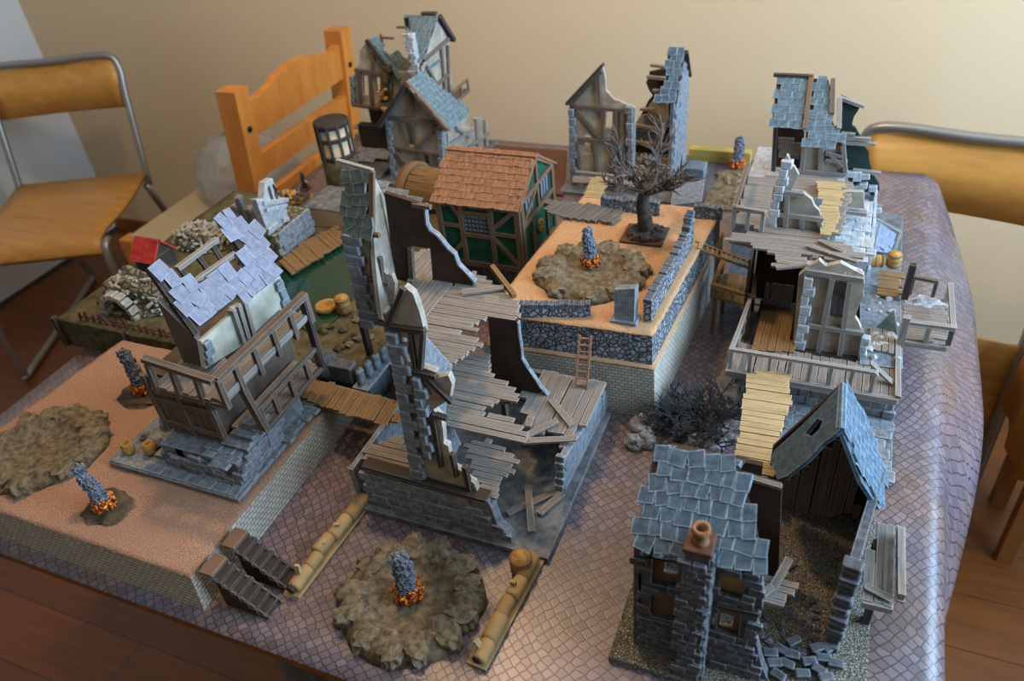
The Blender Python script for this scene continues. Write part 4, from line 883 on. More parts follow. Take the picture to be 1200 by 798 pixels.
# side deck towards the hill
planks(r2, PZ(.062), [(846, 322), (882, 326), (881, 362), (834, 347)], .009, .003, 'plank_brown', (0, 1, 0), .002)
for a, b in (((834, 349), (881, 364)), ((846, 320), (834, 349)), ((881, 364), (884, 326))): rail(r2, gz(*a, .062), gz(*b, .062), .022, 3, 'plank_brown', .005)
for a in ((838, 346), (878, 360), (850, 324)): p = gz(*a, .062); bar(r2, 'deck_leg', 'plank_brown', (p.x, p.y, .0005), (p.x, p.y, .062), .006, .006)
def keg(px, py, z, r, h, lying, label, group='small kegs'):
    p = gz(px, py, z); t = thing('keg', label, 'barrel', (p.x, p.y, z), group); ax = (1, .2, 0) if lying else (0, 0, 1); b = p+V((-h/2, 0, r)) if lying else p
    lathe('staves', 'wicker', t, b, [(r*.8, 0), (r, h*.3), (r, h*.7), (r*.8, h)], 14, ax)
    for f in (.12, .45, .82): lathe('hoop', 'timber_brown', t, b+V(ax).normalized()*(h*f), [(r*.97, 0), (r*1.04, .0005), (r*1.04, .002), (r*.97, .0025)], 14, ax)
    return t
keg(1024, 313, .056, .009, .026, True, 'small tan keg lying beside an upright keg on the balcony ruin'); keg(1046, 312, .056, .010, .022, False, 'small tan keg standing upright on the balcony ruin')
# tan plank bridge to the barn
def bridge(name, label, pts, z, w, mt, along, bear=None, t=.003, sub=None):
    c = sum((gz(x, y, z) for x, y in pts), V((0, 0, 0)))/len(pts); b = thing(name, label, 'bridge', (c.x, c.y, z)); planks(b, PZ(z), pts, w, t, mt, along, .003)
    for (p, q) in (bear or ()): bar(b, 'bearer', mt, gz(*p, z-.003), gz(*q, z-.003), .006, .005)
    return b
bridge('plank_bridge', 'tan plank bridge running from the balcony ruin to the barn', [(877, 437), (924, 441), (926, 470), (917, 505), (906, 560), (862, 552), (870, 490)], .056, .0098, 'plank_tan', (1, .05, 0), [((888, 442), (875, 548)), ((915, 442), (898, 552))])
# ================================================================== TALL RUIN BEHIND THE BALCONY RUIN
r1 = thing('slate_roof_ruin', 'tall broken house with pale blue slate roof at the back corner of the table', 'ruin', (-.03, 1.14, 0))
boxw(r1, 'base_plate', 'base_grey', (-.135, 1.005, .0003), (.115, 1.33, .006), bev=.001)
boxw(r1, 'lower_storey', 'stone_pale', (-.125, 1.015, .006), (.012, 1.26, ZP-.006))
stones(r1, PX(.061), [(.061, 1.017, .008), (.061, 1.255, .008), (.061, 1.255, .10), (.061, 1.017, .10)], .018, .014, .004, 'stone_pale')
W1 = PY(1.012)
planks(r1, PZ(ZP), [(858, 262), (866, 210), (945, 205), (1000, 215), (985, 276), (900, 272)], .010, .003, 'plank_grey', (1, 0, 0), .002)
W1 = PY(.990)
plate(r1, 'front_wall', 'plaster_pale', W1, [(898, 276), (906, 222), (941, 225)]+jag((941, 225), (966, 252), 5, 2)+[(968, 278), (940, 281)], t=.006)
plate(r1, 'wall_fragment', 'plaster_pale', W1, [(906, 222), (922, 182)]+jag((924, 183), (936, 205), 3, 2)+jag((936, 205), (930, 224), 3, 2)+[(925, 226)], t=.006)
quoins(r1, W1, (894, 277), (917, 186), 10, .014, .011, 1, .010, 'stone_pale')
for a, b, w in (((908, 249), (965, 256), .006), ((910, 223), (942, 227), .006), ((923, 227), (920, 277), .006), ((940, 256), (940, 279), .006), ((960, 256), (966, 280), .005)): beam(r1, W1, a, b, w, .005, 'timber_grey')
slates(r1, Pl(W1.o+V((0, -.004, 0)), (0, -1, .15), (1, 0, 0)), [(933, 227), (960, 232), (958, 244), (940, 240)], .010, .007, 'slate_pale')
rail(r1, gz(859, 266, ZP+.003), gz(892, 272, ZP+.003), .030, 3, 'timber_grey', .006); rail(r1, gz(859, 266, ZP+.003), gz(874, 216, ZP+.003), .030, 4, 'timber', .006)
bridge('plank_walk', 'tan plank walk leading up to the tall slate roofed ruin', [(958, 214), (989, 215), (985, 245), (978, 276), (963, 277), (962, 250)], ZP+.008, .0085, 'plank_tan', (1, 0, 0), [((965, 216), (967, 274)), ((983, 217), (974, 274))])
stones(r1, PZ(.102), [(980, 238), (1016, 240), (1022, 300), (978, 292)], .015, .015, .005, 'stone_pale'); boxw(r1, 'stone_floor', 'stone_pale', (.012, 1.003, .006), (.058, 1.18, .100))
plate(r1, 'wall_panel', 'plaster_pale', PY(1.105), [(986, 224), (1012, 225), (1013, 245), (984, 243)], t=.006); beam(r1, PY(1.104), (983, 246), (1016, 250), .006, .005, 'timber_grey')
fr = Pl(gz(1020, 292, .02), (.55, -.5, .7), (1, 0, -.6))
fp = plate(r1, 'fallen_roof', 'slate_pale', fr, [(1013, 251), (1053, 273), (1046, 297), (1018, 293)], t=.005)
slates(r1, fr, [(1016, 256), (1049, 274), (1044, 292), (1020, 289)], .012, .011, 'slate_pale', .0014, tilt=.03)
for a, b in (((1012, 250), (1054, 273)), ((1054, 273), (1046, 298)), ((1030, 262), (1022, 292))): bar(r1, 'frame_strip', 'timber_grey', fr.at(a)+fr.n*.002, fr.at(b)+fr.n*.002, .004, .004)
# ragged dark rear walls
DB = PY(1.235)
plate(r1, 'rear_wall', 'card_green', DB, [(986, 112), (1009, 124)]+jag((1009, 124), (998, 147), 3, 2)+jag((998, 147), (1011, 163), 3, 2)+jag((1011, 163), (1018, 178), 2, 2)+jag((1018, 178), (1022, 200), 3, 2)+jag((1022, 200), (1030, 215), 3, 2)+jag((1030, 215), (1026, 238), 3, 2)+[(1004, 236), (990, 200), (984, 150)], t=.005)
for a, b in (((986, 114), (1013, 124)), ((986, 155), (1002, 157)), ((986, 165), (1026, 168)), ((988, 160), (1020, 162)), ((1000, 198), (1032, 202)), ((1008, 238), (1034, 241))): bar(r1, 'broken_joist', 'timber_grey', DB.at(a)+V((0, -.004, 0)), DB.at(b)+V((0, -.004, 0)), .006, .005)
for k in range(16):
    p = DB.at((990+rs.uniform(0, 40), 200+rs.uniform(0, 45))) ; piece(r1, 'stone', 'stone', 'stone_pale', p+V((.0, -.006, 0)), ((1, 0, .1), (0, 1, 0), (-.1, 0, 1)), (.012, .01, .009))
# upper storey and roof slopes
UW = PY(1.175)
plate(r1, 'upper_wall', 'plaster_pale', UW, [(943, 165), (988, 165), (990, 202), (937, 200)], t=.006)
for a, b, w in (((963, 168), (962, 200), .007), ((937, 199), (992, 204), .006), ((988, 166), (991, 202), .006), ((943, 166), (940, 200), .006)): beam(r1, UW, a, b, w, .005, 'timber_grey')
for a, b in (((968, 178), (986, 182)), ((968, 186), (987, 188)), ((974, 180), (986, 194))): beam(r1, UW, a, b, .005, .006, 'plank_grey', 'board')
plate(r1, 'inner_wall', 'card_brown', PY(1.19), [(911, 146), (943, 148), (940, 205), (908, 202)], t=.004)  # dark sheet filling the opening, its colour stands in for the shade there
planks(r1, PY(1.183), [(914, 160), (940, 165), (938, 186), (914, 182)], .007, .003, 'plank_grey', (1, 0, 0))
bar(r1, 'corner_post', 'timber_dark', UW.at((909, 148)), UW.at((906, 204)), .006, .006, up=(0, 1, 0))
re0, re1 = PY(1.165).at((904, 148)), PY(1.165).at((986, 170)); re1.z = re0.z; rr0 = PY(1.225).at((911, 90))
UR = Pl(re0, V((1, 0, 0)).cross(rr0-V((re0.x, 0, 0))-V((rr0.x-re0.x, re0.y, re0.z))), (1, 0, 0))
lr = [(911, 90), (949, 92), (941, 150), (904, 148)]; rr = [(953, 92), (970, 92), (973, 102), (972, 131), (979, 151), (985, 152), (987, 170), (943, 171), (945, 150)]
for q in (lr, rr): plate(r1, 'roof_board', 'card_brown', UR, q, t=.004)
slates(r1, UR, lr, .013, .0115, 'slate_teal', .0016, tilt=.06, wob=.06); slates(r1, UR, rr, .012, .011, 'slate_teal', .0016, tilt=.06, wob=.1)
for a, b, mt in (((951, 90), (943, 152), 'timber_brown'), ((976, 94), (975, 134), 'timber'), ((984, 116), (983, 152), 'timber_grey'), ((907, 89), (953, 91), 'timber_dark')): bar(r1, 'rafter', mt, UR.at(a)+UR.n*.003, UR.at(b)+UR.n*.003, .006, .005)
# ================================================================== TAVERN AT THE BACK
tv = thing('timbered_tavern', 'tall half-timbered tavern with three blue slate gables and pale chimney', 'house', (-.82, 1.36, 0))
boxw(tv, 'base_plate', 'base_grey', (-.99, 1.25, .0003), (-.70, 1.485, .006), bev=.001)
TF = PY(1.267)
x0, x1 = -.858, -.716; zl = TF.at((453, 138)).z
plate(tv, 'front_wall', 'plaster_pale', TF, [(x0+.008, 1.267, .006), (453, 139), (477, 103), (520, 151), (x1, 1.267, .006)], [[(475, 144), (482, 144), (486, 171), (479, 171)], [(497, 181), (503, 181), (506, 202), (499, 201)]], t=.006)
for a, b, w in (((455, 137), (517, 144), .007), ((461, 172), (518, 181), .007), ((482, 108), (484, 138), .007), ((472, 142), (478, 172), .006), ((484, 142), (489, 174), .006), ((510, 146), (492, 174), .006), ((464, 176), (485, 203), .006), ((493, 179), (497, 204), .006), ((505, 180), (508, 206), .006), ((462, 208), (522, 214), .006)): beam(tv, TF, a, b, w, .005, 'timber')
quoins(tv, TF, (461, 214), (453, 140), 10, .012, .009, 1, .010, 'stone_grey'); quoins(tv, TF, (523, 214), (520, 152), 8, .013, .010, -1, .010, 'stone_grey')
TR = PX(-.7155)
plate(tv, 'side_wall', 'plaster_pale', TR, [(x1, 1.267, .006), (522, 156), (535, 148), (545, 146), (549, 151), (555, 150), (556, 137), (564, 138), (571, 143), (573, 172), (-.7155, 1.462, .006)], t=.006)
for a, b in (((533, 150), (548, 160)), ((524, 170), (552, 152)), ((548, 172), (572, 156)), ((556, 139), (559, 176)), ((566, 140), (568, 172)), ((522, 157), (524, 200))): beam(tv, TR, a, b, .006, .005, 'timber_grey')
ap = PY(1.255).at((477, 97)); er = PY(1.255).at((525, 152)); el = PY(1.255).at((444, 147))
T1 = Pl(er, (ap-er).cross(V((0, 1, 0)))*(-1), (0, 1, 0))
if T1.n.z < 0: T1 = Pl(er, -T1.n, (0, 1, 0))
if T1.v.z < 0: T1.u = -T1.u; T1.v = -T1.v
to_ = [(477, 97), (491, 84), (549, 128), (548, 133), (525, 152)]
plate(tv, 'roof_board', 'card_brown', T1, to_, t=.005); slates(tv, T1, to_, .012, .0105, 'slate_teal', .0016, tilt=.05, wob=.12)
lb = [ap, el, el+V((0, .14, 0)), ap+V((0, .14, 0))]; plate(tv, 'roof_board', 'slate_teal', Pl(ap, (el-ap).cross(V((0, 1, 0)))*(1 if (el-ap).cross(V((0, 1, 0))).z > 0 else -1), (0, 1, 0)), lb, t=.005)  # left slope out of view, added for its shading
bar(tv, 'rake_board', 'timber_dark', ap+V((0, -.002, 0)), el+V((0, -.002, 0)), .006, .009); bar(tv, 'rake_board', 'timber_brown', ap+V((0, -.002, 0)), er+V((0, -.002, 0)), .006, .008)
boxw(tv, 'wing_core', 'plaster_pale', (-.85, 1.325, .006), (-.723, 1.40, .115))
# rear block, ridge along the table's back edge
GX = PX(-.765)
plate(tv, 'gable_wall', 'plaster_pale', GX, [(511, 24), (528, 48), (526, 116), (499, 124), (494, 74)], t=.006)
for a, b in (((495, 71), (524, 46)), ((515, 52), (520, 108)), ((523, 52), (525, 110)), ((498, 78), (511, 100)), ((508, 102), (523, 88))): beam(tv, GX, a, b, .006, .005, 'timber')
pA, pB = GX.at((511, 18)), GX.at((493, 74)); pC = GX.at((529, 47))
T2 = Pl(pB, V((1, 0, 0)).cross(pA-pB), (1, 0, 0))
if T2.n.z < 0: T2 = Pl(pB, -T2.n, (1, 0, 0))
if T2.v.z < 0: T2.u = -T2.u; T2.v = -T2.v
t2 = [(495, 18), (512, 18), (494, 75), (484, 73), (475, 42), (483, 25)]
plate(tv, 'roof_board', 'card_brown', T2, t2, t=.005); slates(tv, T2, t2, .012, .011, 'slate_teal', .0016, tilt=.05, wob=.15)
T2b = Pl(pA, V((0, .6, 1)), (1, 0, 0)); plate(tv, 'roof_board', 'slate_teal', Pl(pA, (pC-pA).cross(V((1, 0, 0)))*(1 if (pC-pA).cross(V((1, 0, 0))).z > 0 else -1), (1, 0, 0)), [pA, pC, pC-V((.10, 0, 0)), pA-V((.07, 0, 0))], t=.006)
bar(tv, 'rake_board', 'timber_dark', pA+V((.003, 0, 0)), pC+V((.003, 0, 0)), .008, .014, up=(1, 0, 0)); bar(tv, 'ridge_board', 'timber_dark', pA+V((.002, 0, .003)), pA+V((-.03, 0, .003)), .010, .006)
boxw(tv, 'rear_core', 'plaster_pale', (-.800, 1.352, .006), (-.772, pC.y-.008, pC.z-.022))
boxw(tv, 'mid_core', 'plaster_pale', (-.862, 1.352, .006), (-.800, pC.y-.008, .135)); plate(tv, 'mid_wall', 'plaster_pale', PY(1.385), [(-.862, 1.385, .135), (-.772, 1.385, .135), (-.772, 1.385, pB.z), (-.83, 1.385, pB.z-.01), (-.862, 1.385, .165)], t=.006)
plate(tv, 'infill_wall', 'plaster_pale', PY(1.349), [(449, 82), (460, 84), (487, 84), (482, 132), (450, 132)], t=.003)
# chimney of pale bricks
c0, c1 = PY(1.31).at((486, 78)), PY(1.31).at((480, 41)); chy = boxw(tv, 'chimney', 'stone_pale', (c0.x-.009, 1.31, c0.z-.02), (c0.x+.004, 1.325, c1.z))
stones(chy, PY(1.309), [(c0.x-.009, 1.309, c0.z-.02), (c0.x+.004, 1.309, c0.z-.02), (c0.x+.004, 1.309, c1.z), (c0.x-.009, 1.309, c1.z)], .013, .007, .004, 'stone_pale', 'brick')
# left wing
TL = PY(1.34)
plate(tv, 'left_gable', 'plaster_pale', TL, [(415, 124), (416, 80), (421, 74), (421, 60), (429, 49), (450, 76), (458, 100), (456, 128)], [[(425, 88), (431, 89), (432, 112), (426, 111)], [(440, 90), (445, 91), (446, 108), (441, 107)]], t=.006)
for a, b in (((416, 81), (451, 86)), ((414, 122), (446, 127)), ((434, 86), (437, 124)), ((421, 84), (423, 122)), ((437, 64), (438, 84))): beam(tv, TL, a, b, .006, .005, 'timber')
quoins(tv, TL, (413, 122), (411, 88), 5, .010, .008, 1, .010, 'stone_grey'); quoins(tv, TL, (447, 118), (449, 76), 6, .018, .016, 1, .014, 'moss')
g0 = PY(1.335).at((429, 46)); g1 = PY(1.335).at((452, 77)); T3 = Pl(g1, (g0-g1).cross(V((0, 1, 0))), (0, 1, 0))
if T3.n.z < 0: T3 = Pl(g1, -T3.n, (0, 1, 0))
if T3.v.z < 0: T3.u = -T3.u; T3.v = -T3.v
t3 = [(430, 46), (441, 45), (447, 49), (450, 60), (460, 66), (468, 60), (484, 82), (484, 87), (466, 90), (452, 77)]
plate(tv, 'roof_board', 'card_brown', T3, t3, t=.005); slates(tv, T3, t3, .012, .011, 'slate_teal', .0016, tilt=.05, wob=.12)
bar(tv, 'rake_board', 'timber_dark', g0, g1, .005, .008)
boxw(tv, 'left_core', 'card_brown', (-.955, 1.39, .006), (-.856, 1.43, .13)); boxw(tv, 'left_foot', 'timber_dark', (-.96, 1.345, .006), (-.87, 1.36, .085))
stones(tv, Pl((0, 1.30, .02), (0, -.25, 1), (1, 0, 0)), [(420, 142), (446, 146), (455, 165), (456, 188), (426, 190), (418, 170)], .016, .013, .004, 'stone_grey', 'paving_stone')
boxw(tv, 'yard_block', 'stone_dark', (-.965, 1.235, .0065), (-.868, 1.345, .018))
for a, b in (((465, 32), (476, 32)), ((480, 22), (481, 36)), ((446, 40), (448, 50)), ((447, 44), (462, 45))): bar(tv, 'broken_rafter', 'timber', TL.at(a), TL.at(b), .004, .004)
for k in range(9): lump('fallen_stone', 'wicker' if k % 3 else 'terracotta', tv, PY(1.325).at((442+rs.uniform(0, 10), 106+rs.uniform(0, 24))), (.006, .006, .005), k, .3, 1, 2)
GL = PX(-.750); p, p2 = GL.at((532, 119)), GL.at((551, 121)); p2.z = p.z; rail(tv, p, p2, .02, 3, 'timber', .004); boxw(tv, 'rear_gallery', 'timber', (-.772, p.y-.002, p.z-.006), (-.747, p2.y+.002, p.z))
# ================================================================== OPEN RUIN AT THE BACK
br = thing('gabled_ruin', 'open half-timbered ruin with broken gable and narrow blue slate tower', 'ruin', (-.375, 1.37, 0))
boxw(br, 'base_plate', 'base_grey', (-.49, 1.29, .0003), (-.255, 1.475, .006), bev=.001)
BY = PY(1.32)
boxw(br, 'lower_storey', 'rubble_tan', (-.475, 1.325, .006), (-.295, 1.46, .046))
zb = .046
lw = [(668, 210), (667, 122), (706, 78), (709, 90), (710, 106)]+jag((710, 106), (720, 117), 3, 1)+jag((720, 117), (735, 122), 3, 1)+[(744, 126), (743, 214)]
plate(br, 'front_wall', 'plaster_pale', BY, lw, [[(710, 129), (718, 130), (717, 151), (709, 150)], [(685, 158), (692, 159), (692, 181), (685, 180)]], t=.006)
for a, b, w in (((674, 124), (736, 129), .007), ((674, 162), (734, 167), .007), ((701, 86), (703, 122), .007), ((708, 127), (706, 163), .007), ((676, 128), (703, 160), .006), ((668, 122), (705, 82), .008), ((722, 129), (723, 165), .005), ((697, 166), (698, 205), .005), ((716, 168), (716, 206), .006), ((730, 130), (731, 205), .004), ((676, 164), (680, 205), .005)): beam(br, BY, a, b, w, .005, 'timber')
bar(br, 'rake_board', 'timber_dark', BY.at((665, 123))+V((0, -.004, .004)), BY.at((708, 77))+V((0, -.004, .004)), .010, .006)
quoins(br, BY, (669, 212), (667, 126), 9, .014, .010, 1, .010, 'stone_grey'); quoins(br, BY, (743, 214), (742, 124), 10, .013, .009, -1, .010, 'stone_grey')
BX = PX(-.283)
plate(br, 'tower_wall', 'stone_grey', BX, [(804, 62), (807, 88), (802, 205), (786, 212), (790, 120)], t=.006)
stones(br, PX(-.2825), [(803, 66), (806, 90), (801, 203), (787, 210), (791, 122)], .018, .012, .004, 'stone_grey')
te, tr_ = PY(1.325).at((792, 119)), PY(1.385).at((803, 59)); TB = Pl(te, V((1, 0, 0)).cross(V((0, tr_.y-te.y, tr_.z-te.z))), (1, 0, 0))
tbo = [(783, 60), (803, 60), (793, 120), (767, 116), (771, 106), (780, 100)]
plate(br, 'roof_board', 'card_brown', TB, tbo, t=.005); slates(br, TB, tbo, .014, .012, 'slate_blue', .0016, tilt=.05, wob=.05)
bar(br, 'rake_board', 'timber_dark', TB.at((804, 60)), PX(-.283).at((808, 89)), .008, .006)
BM = PY(1.40)
plate(br, 'rear_wall', 'card_brown', BM, [(742, 210), (742, 150), (750, 136)]+jag((750, 136), (765, 112), 3, 2)+jag((765, 112), (757, 96), 3, 2)+jag((757, 96), (764, 78), 3, 2)+[(780, 80), (792, 120), (786, 210)], t=.005)
plate(br, 'arched_panel', 'plaster_pale', PY(1.393), [(745, 150), (750, 136), (760, 134), (760, 124), (765, 118), (774, 117), (783, 122), (784, 148)], t=.004)
for a, b in (((742, 146), (780, 153)), ((742, 166), (780, 170)), ((760, 132), (774, 144)), ((762, 76), (782, 79)), ((758, 90), (780, 92)), ((750, 128), (768, 128)), ((765, 106), (776, 107))): bar(br, 'beam', 'timber_grey', PY(1.385).at(a), PY(1.385).at(b), .006, .005)
plate(br, 'inner_panel', 'stone_grey', PY(1.392), [(744, 152), (780, 156), (780, 168), (743, 165)], t=.003)
bar(br, 'tower_brace', 'stone_grey', PY(1.34).at((792, 132)), PY(1.34).at((778, 150)), .008, .008)
planks(br, PZ(.048), [(672, 207), (745, 215), (748, 222), (672, 214)], .009, .003, 'plank_grey', (1, 0, 0)); bar(br, 'deck_edge', 'timber_grey', PY(1.305).at((675, 202)), PY(1.305).at((750, 210)), .006, .006)
for px in (680, 700, 722, 744): p = PY(1.305).at((px, 207+(px-680)*.1)); bar(br, 'deck_leg', 'timber_grey', (p.x, 1.307, .006), (p.x, 1.307, p.z), .006, .006)
boxw(br, 'annex_block', 'stone_grey', (-.268, 1.385, .006), (-.232, 1.42, .03), bev=.002)
plate(br, 'slate_floor', 'stone_grey', PZ(.02), [(790, 218), (826, 208), (822, 236), (786, 240)], t=.013)
# ================================================================== SWAMP BLOCK
SZ = .05
sw = thing('swamp_block', 'mossy terrain block with a dark green pond and tan sides', 'terrain', (-.8, .87, 0))
boxw(sw, 'earth_block', 'moss', (-1.088, .632, .0003), (-.576, 1.075, SZ)); boxw(sw, 'earth_block', 'moss', (-.576, .632, .0003), (-.532, .90, SZ))
sand_top(sw, 'moss', [(-1.089, .631), (-.575, .631), (-.575, 1.076), (-1.089, 1.076)], SZ, 40, .001, 'moss_surface', .003); sand_top(sw, 'moss', [(-.577, .631), (-.531, .631), (-.531, .901), (-.577, .901)], SZ, 14, .001, 'moss_surface', .003)
def blob(pts, k=5): return [tuple(v[:2]) for v in smooth_path([V((*p, 0)) for p in pts+pts[:1]], k)[:-1]]
plate(sw, 'pond', 'pond_resin', PZ(SZ+.0045), blob([(322, 330), (345, 306), (395, 280), (425, 285), (420, 330), (404, 362), (372, 388), (340, 372)]), t=.006)
for x in (-1.09, -.95, -.83): bar(sw, 'corner_post', 'timber_dark', (x, .630, .0005), (x, .630, .056), .008, .008)
stones(sw, PX(-.5315), [(-.5315, .64, .002), (-.5315, .86, .002), (-.5315, .86, .047), (-.5315, .64, .047)], .016, .011, .004, 'stone_grey')
for k in range(60):
    px, py = rs.choice([(rs.uniform(300, 345), rs.uniform(255, 320)), (rs.uniform(70, 240), rs.uniform(300, 400)), (rs.uniform(345, 410), rs.uniform(200, 250)), (rs.uniform(370, 440), rs.uniform(365, 420))]); p = gz(px, py, SZ)
    if -1.08 < p.x < -.54 and .64 < p.y < 1.06 and (p.x < -.59 or p.y < .88): lump('grass_tuft', 'moss' if k % 3 else 'earth', sw, (p.x, p.y, SZ+.003), (.008, .007, .007), k, .4, 1, 2)
def cave():
    c = gz(150, 372, SZ); t = thing('rubble_cave', 'grey rubble mound with a dark arched cave mouth at the swamp corner', 'terrain', (c.x, c.y, SZ)); zc = SZ+.003
    md = lump('mound', 'rubble_tan', t, (c.x, c.y+.045, zc), (.075, .04, .052), 3, .15, 5, 2, flatz=0)
    O = wl(t)+md.location                              # hollow out the cave behind the arch
    for v in md.data.vertices:
        q = v.co+O; dx, dz = (q.x-c.x+.01)/.026, (q.z-zc)/.032
        if dx*dx+dz*dz < 1 and q.y < c.y+.06: v.co.y = c.y+.060-O.y
    for k in range(110):
        a = rs.uniform(0, math.pi); R = rs.uniform(.9, 1.05); e = rs.uniform(0, 1.25); x = c.x+math.cos(a)*.075*R*math.cos(e)*(1 if rs.random() < .5 else 1); y = c.y+.045-abs(math.sin(a))*.04*R*math.cos(e); z = zc+math.sin(e)*.052*R
        if (x-c.x+.01)**2/.026**2+(z-zc)**2/.032**2 < 1: continue
        aa = rs.uniform(0, 3); piece(t, 'rubble_stone', 'stone', 'bone', (x, y, z), ((math.cos(aa), math.sin(aa), rs.uniform(-.5, .5)), (-math.sin(aa), math.cos(aa), 0), (0, 0, 1)), (.011, .004, .004))
    for k in range(9):
        a = math.pi*k/8; piece(t, 'arch_stone', 'stone', 'bone', (c.x-.01+math.cos(a)*.030, c.y+.0, zc+math.sin(a)*.036), ((math.cos(a), 0, math.sin(a)), (0, 1, 0), (-math.sin(a), 0, math.cos(a))), (.009, .016, .011))
cave()
fe = thing('stick_fence', 'row of short crooked brown sticks in front of the rubble cave', 'fence', gz(170, 385, SZ+.0034))
for k in range(20):
    p = gz(92+k*8, 376+k*1.5, SZ+.0034); p.y = max(p.y, .64); bar(fe, 'stick', 'red_brown', p, p+V((rs.uniform(-.004, .004), 0, rs.uniform(.010, .018))), .003, .003)
for a, b in (((92, 371), (170, 384)), ((165, 384), (244, 399))):
    A, B = gz(*a, SZ+.008), gz(*b, SZ+.008); A.y = max(A.y, .642); B.y = max(B.y, .642); bar(fe, 'cross_stick', 'red_brown', A, B, .002, .002)
def heap():
    c = gz(232, 292, SZ); t = thing('bone_heap', 'pale grey heap of splinters behind the slate roofed tower', 'heap', (c.x, c.y, SZ+.0034)); lump('core', 'rubble_tan', t, (c.x, c.y+.02, SZ+.0034), (.062, .035, .03), 3, .2, 3, 2, flatz=0)
    for k in range(130):
        a = rs.uniform(0, 6.28); e = rs.uniform(.1, 1.4); d = V((math.cos(a)*math.cos(e)*.062, math.sin(a)*math.cos(e)*.035, math.sin(e)*.031)); x = V((rs.uniform(-1, 1), rs.uniform(-1, 1), rs.uniform(-.3, 1))).normalized()
        y = x.orthogonal(); piece(t, 'splinter', 'stone', 'bone', V((c.x, c.y+.02, SZ+.0034))+d, (x, y, x.cross(y)), (.013, .004, .004))
heap()
hc = gz(176, 322, SZ); ht = thing('red_roof_hut', 'tiny dark hut with a bright red gable roof beside the rubble heap', 'house', (hc.x, hc.y+.02, SZ+.0034))
hx, hy, hz = hc.x, hc.y+.0, SZ+.0034
boxw(ht, 'hut_walls', 'timber_dark', (hx-.022, hy, hz), (hx+.022, hy+.045, hz+.028))
for s in (0, 1):
    A, B = V((hx-.026, hy-.006, hz+.024)), V((hx+.026, hy-.006, hz+.024)); r0, r1_ = V((hx-.026, hy+.022, hz+.056)), V((hx+.026, hy+.022, hz+.056))
    if s: A.y = B.y = hy+.050
    plate(ht, 'roof_slope', 'red_roof', Pl(A, (B-A).cross(r0-A)*(1 if not s else -1), (1, 0, 0)), [A, B, r1_, r0], t=.003)
for k in () : f = (k+.5)/4; bar(ht, 'roof_strip', 'red_roof', V((hx-.026, hy-.006, hz+.024)).lerp(V((hx-.026, hy+.022, hz+.056)), f)+V((0, -.001, .002)), V((hx+.026, hy-.006, hz+.024)).lerp(V((hx+.026, hy+.022, hz+.056)), f)+V((0, -.001, .002)), .009, .002)
for s in (-1, 1): mesh_obj('gable_board', [(hx+s*.021, hy, hz+.028), (hx+s*.021, hy+.045, hz+.028), (hx+s*.021, hy+.022, hz+.054), (hx+s*.019, hy, hz+.028), (hx+s*.019, hy+.045, hz+.028), (hx+s*.019, hy+.022, hz+.054)], [(0, 1, 2), (3, 5, 4), (0, 3, 4, 1), (1, 4, 5, 2), (2, 5, 3, 0)], 'timber_dark', ht)
# gothic ruin on a stone block
go = thing('gothic_ruin', 'bluish stone chapel wall with twin lancet windows standing on a mossy stone block', 'ruin', (-.86, .91, SZ+.0034))
KX = PX(-.826); kt = KX.at((322, 278)).z
boxw(go, 'stone_block', 'rubble_tan', (-.93, .868, SZ+.0034), (-.826, .968, kt))
stones(go, PX(-.8255), [(-.8255, .870, SZ+.0034), (-.8255, .966, SZ+.0034), (-.8255, .966, kt), (-.8255, .870, kt)], .022, .012, .003, 'stone_grey')
KP = PX(-.838)
plate(go, 'chapel_wall', 'stone_pale', KP, [(318, 282), (300, 234), (309, 233), (311, 214), (319, 209), (327, 231), (334, 232), (334, 240), (339, 262)], [[(313, 220), (316, 217), (322, 236), (318, 238)], [(319, 216), (322, 216), (327, 233), (323, 235)]], t=.012)
for a, b in (((307, 238), (335, 234)), ((310, 246), (334, 240)), ((330, 258), (336, 256)), ((312, 270), (322, 262))): beam(go, KP, a, b, .006, .005, 'stone_pale', 'moulding')
for px, h in ((290, .05), (283, .035), (297, .03)): p = gz(px, 262, kt); bar(go, 'broken_pier', 'stone_grey', p, p+V((0, 0, h)), .013, .010, 'stone'); bar(go, 'broken_pier', 'terracotta', p+V((.012, .01, 0)), p+V((.012, .01, h*.6)), .010, .008, 'stone')
# walkway, tan bank, kegs in the pond
bridge('pond_walkway', 'brown plank walkway crossing the green pond', [(328, 309), (358, 284), (397, 265), (402, 285), (366, 309), (342, 322)], SZ+.010, .0095, 'plank_brown', (.55, -.35, 0), [((335, 312), (400, 272)), ((345, 318), (400, 282))])
bk_ = thing('tan_bank', 'tan brick bank with gravel top behind the pond walkway', 'terrain', (-.80, 1.0, SZ+.0034))
bp = PY(.985); a_, b_ = bp.at((362, 280)), bp.at((402, 283)); boxw(bk_, 'brick_front', 'sand_orange', (a_.x, .985, SZ+.0034), (b_.x+.05, 1.07, .088)); sand_top(bk_, 'base_grey', [(a_.x-.001, .984), (b_.x+.051, .984), (b_.x+.051, 1.071), (a_.x-.001, 1.071)], .088, 10, .002, 'gravel_top')
for k in range(26): p = gz(rs.uniform(352, 395), rs.uniform(205, 245), SZ); lump('dry_bush', 'earth_dark' if k % 2 else 'wicker', sw, (p.x, min(p.y, 1.06), SZ+.006), (.012, .010, .012), k, .5, 2, 3)
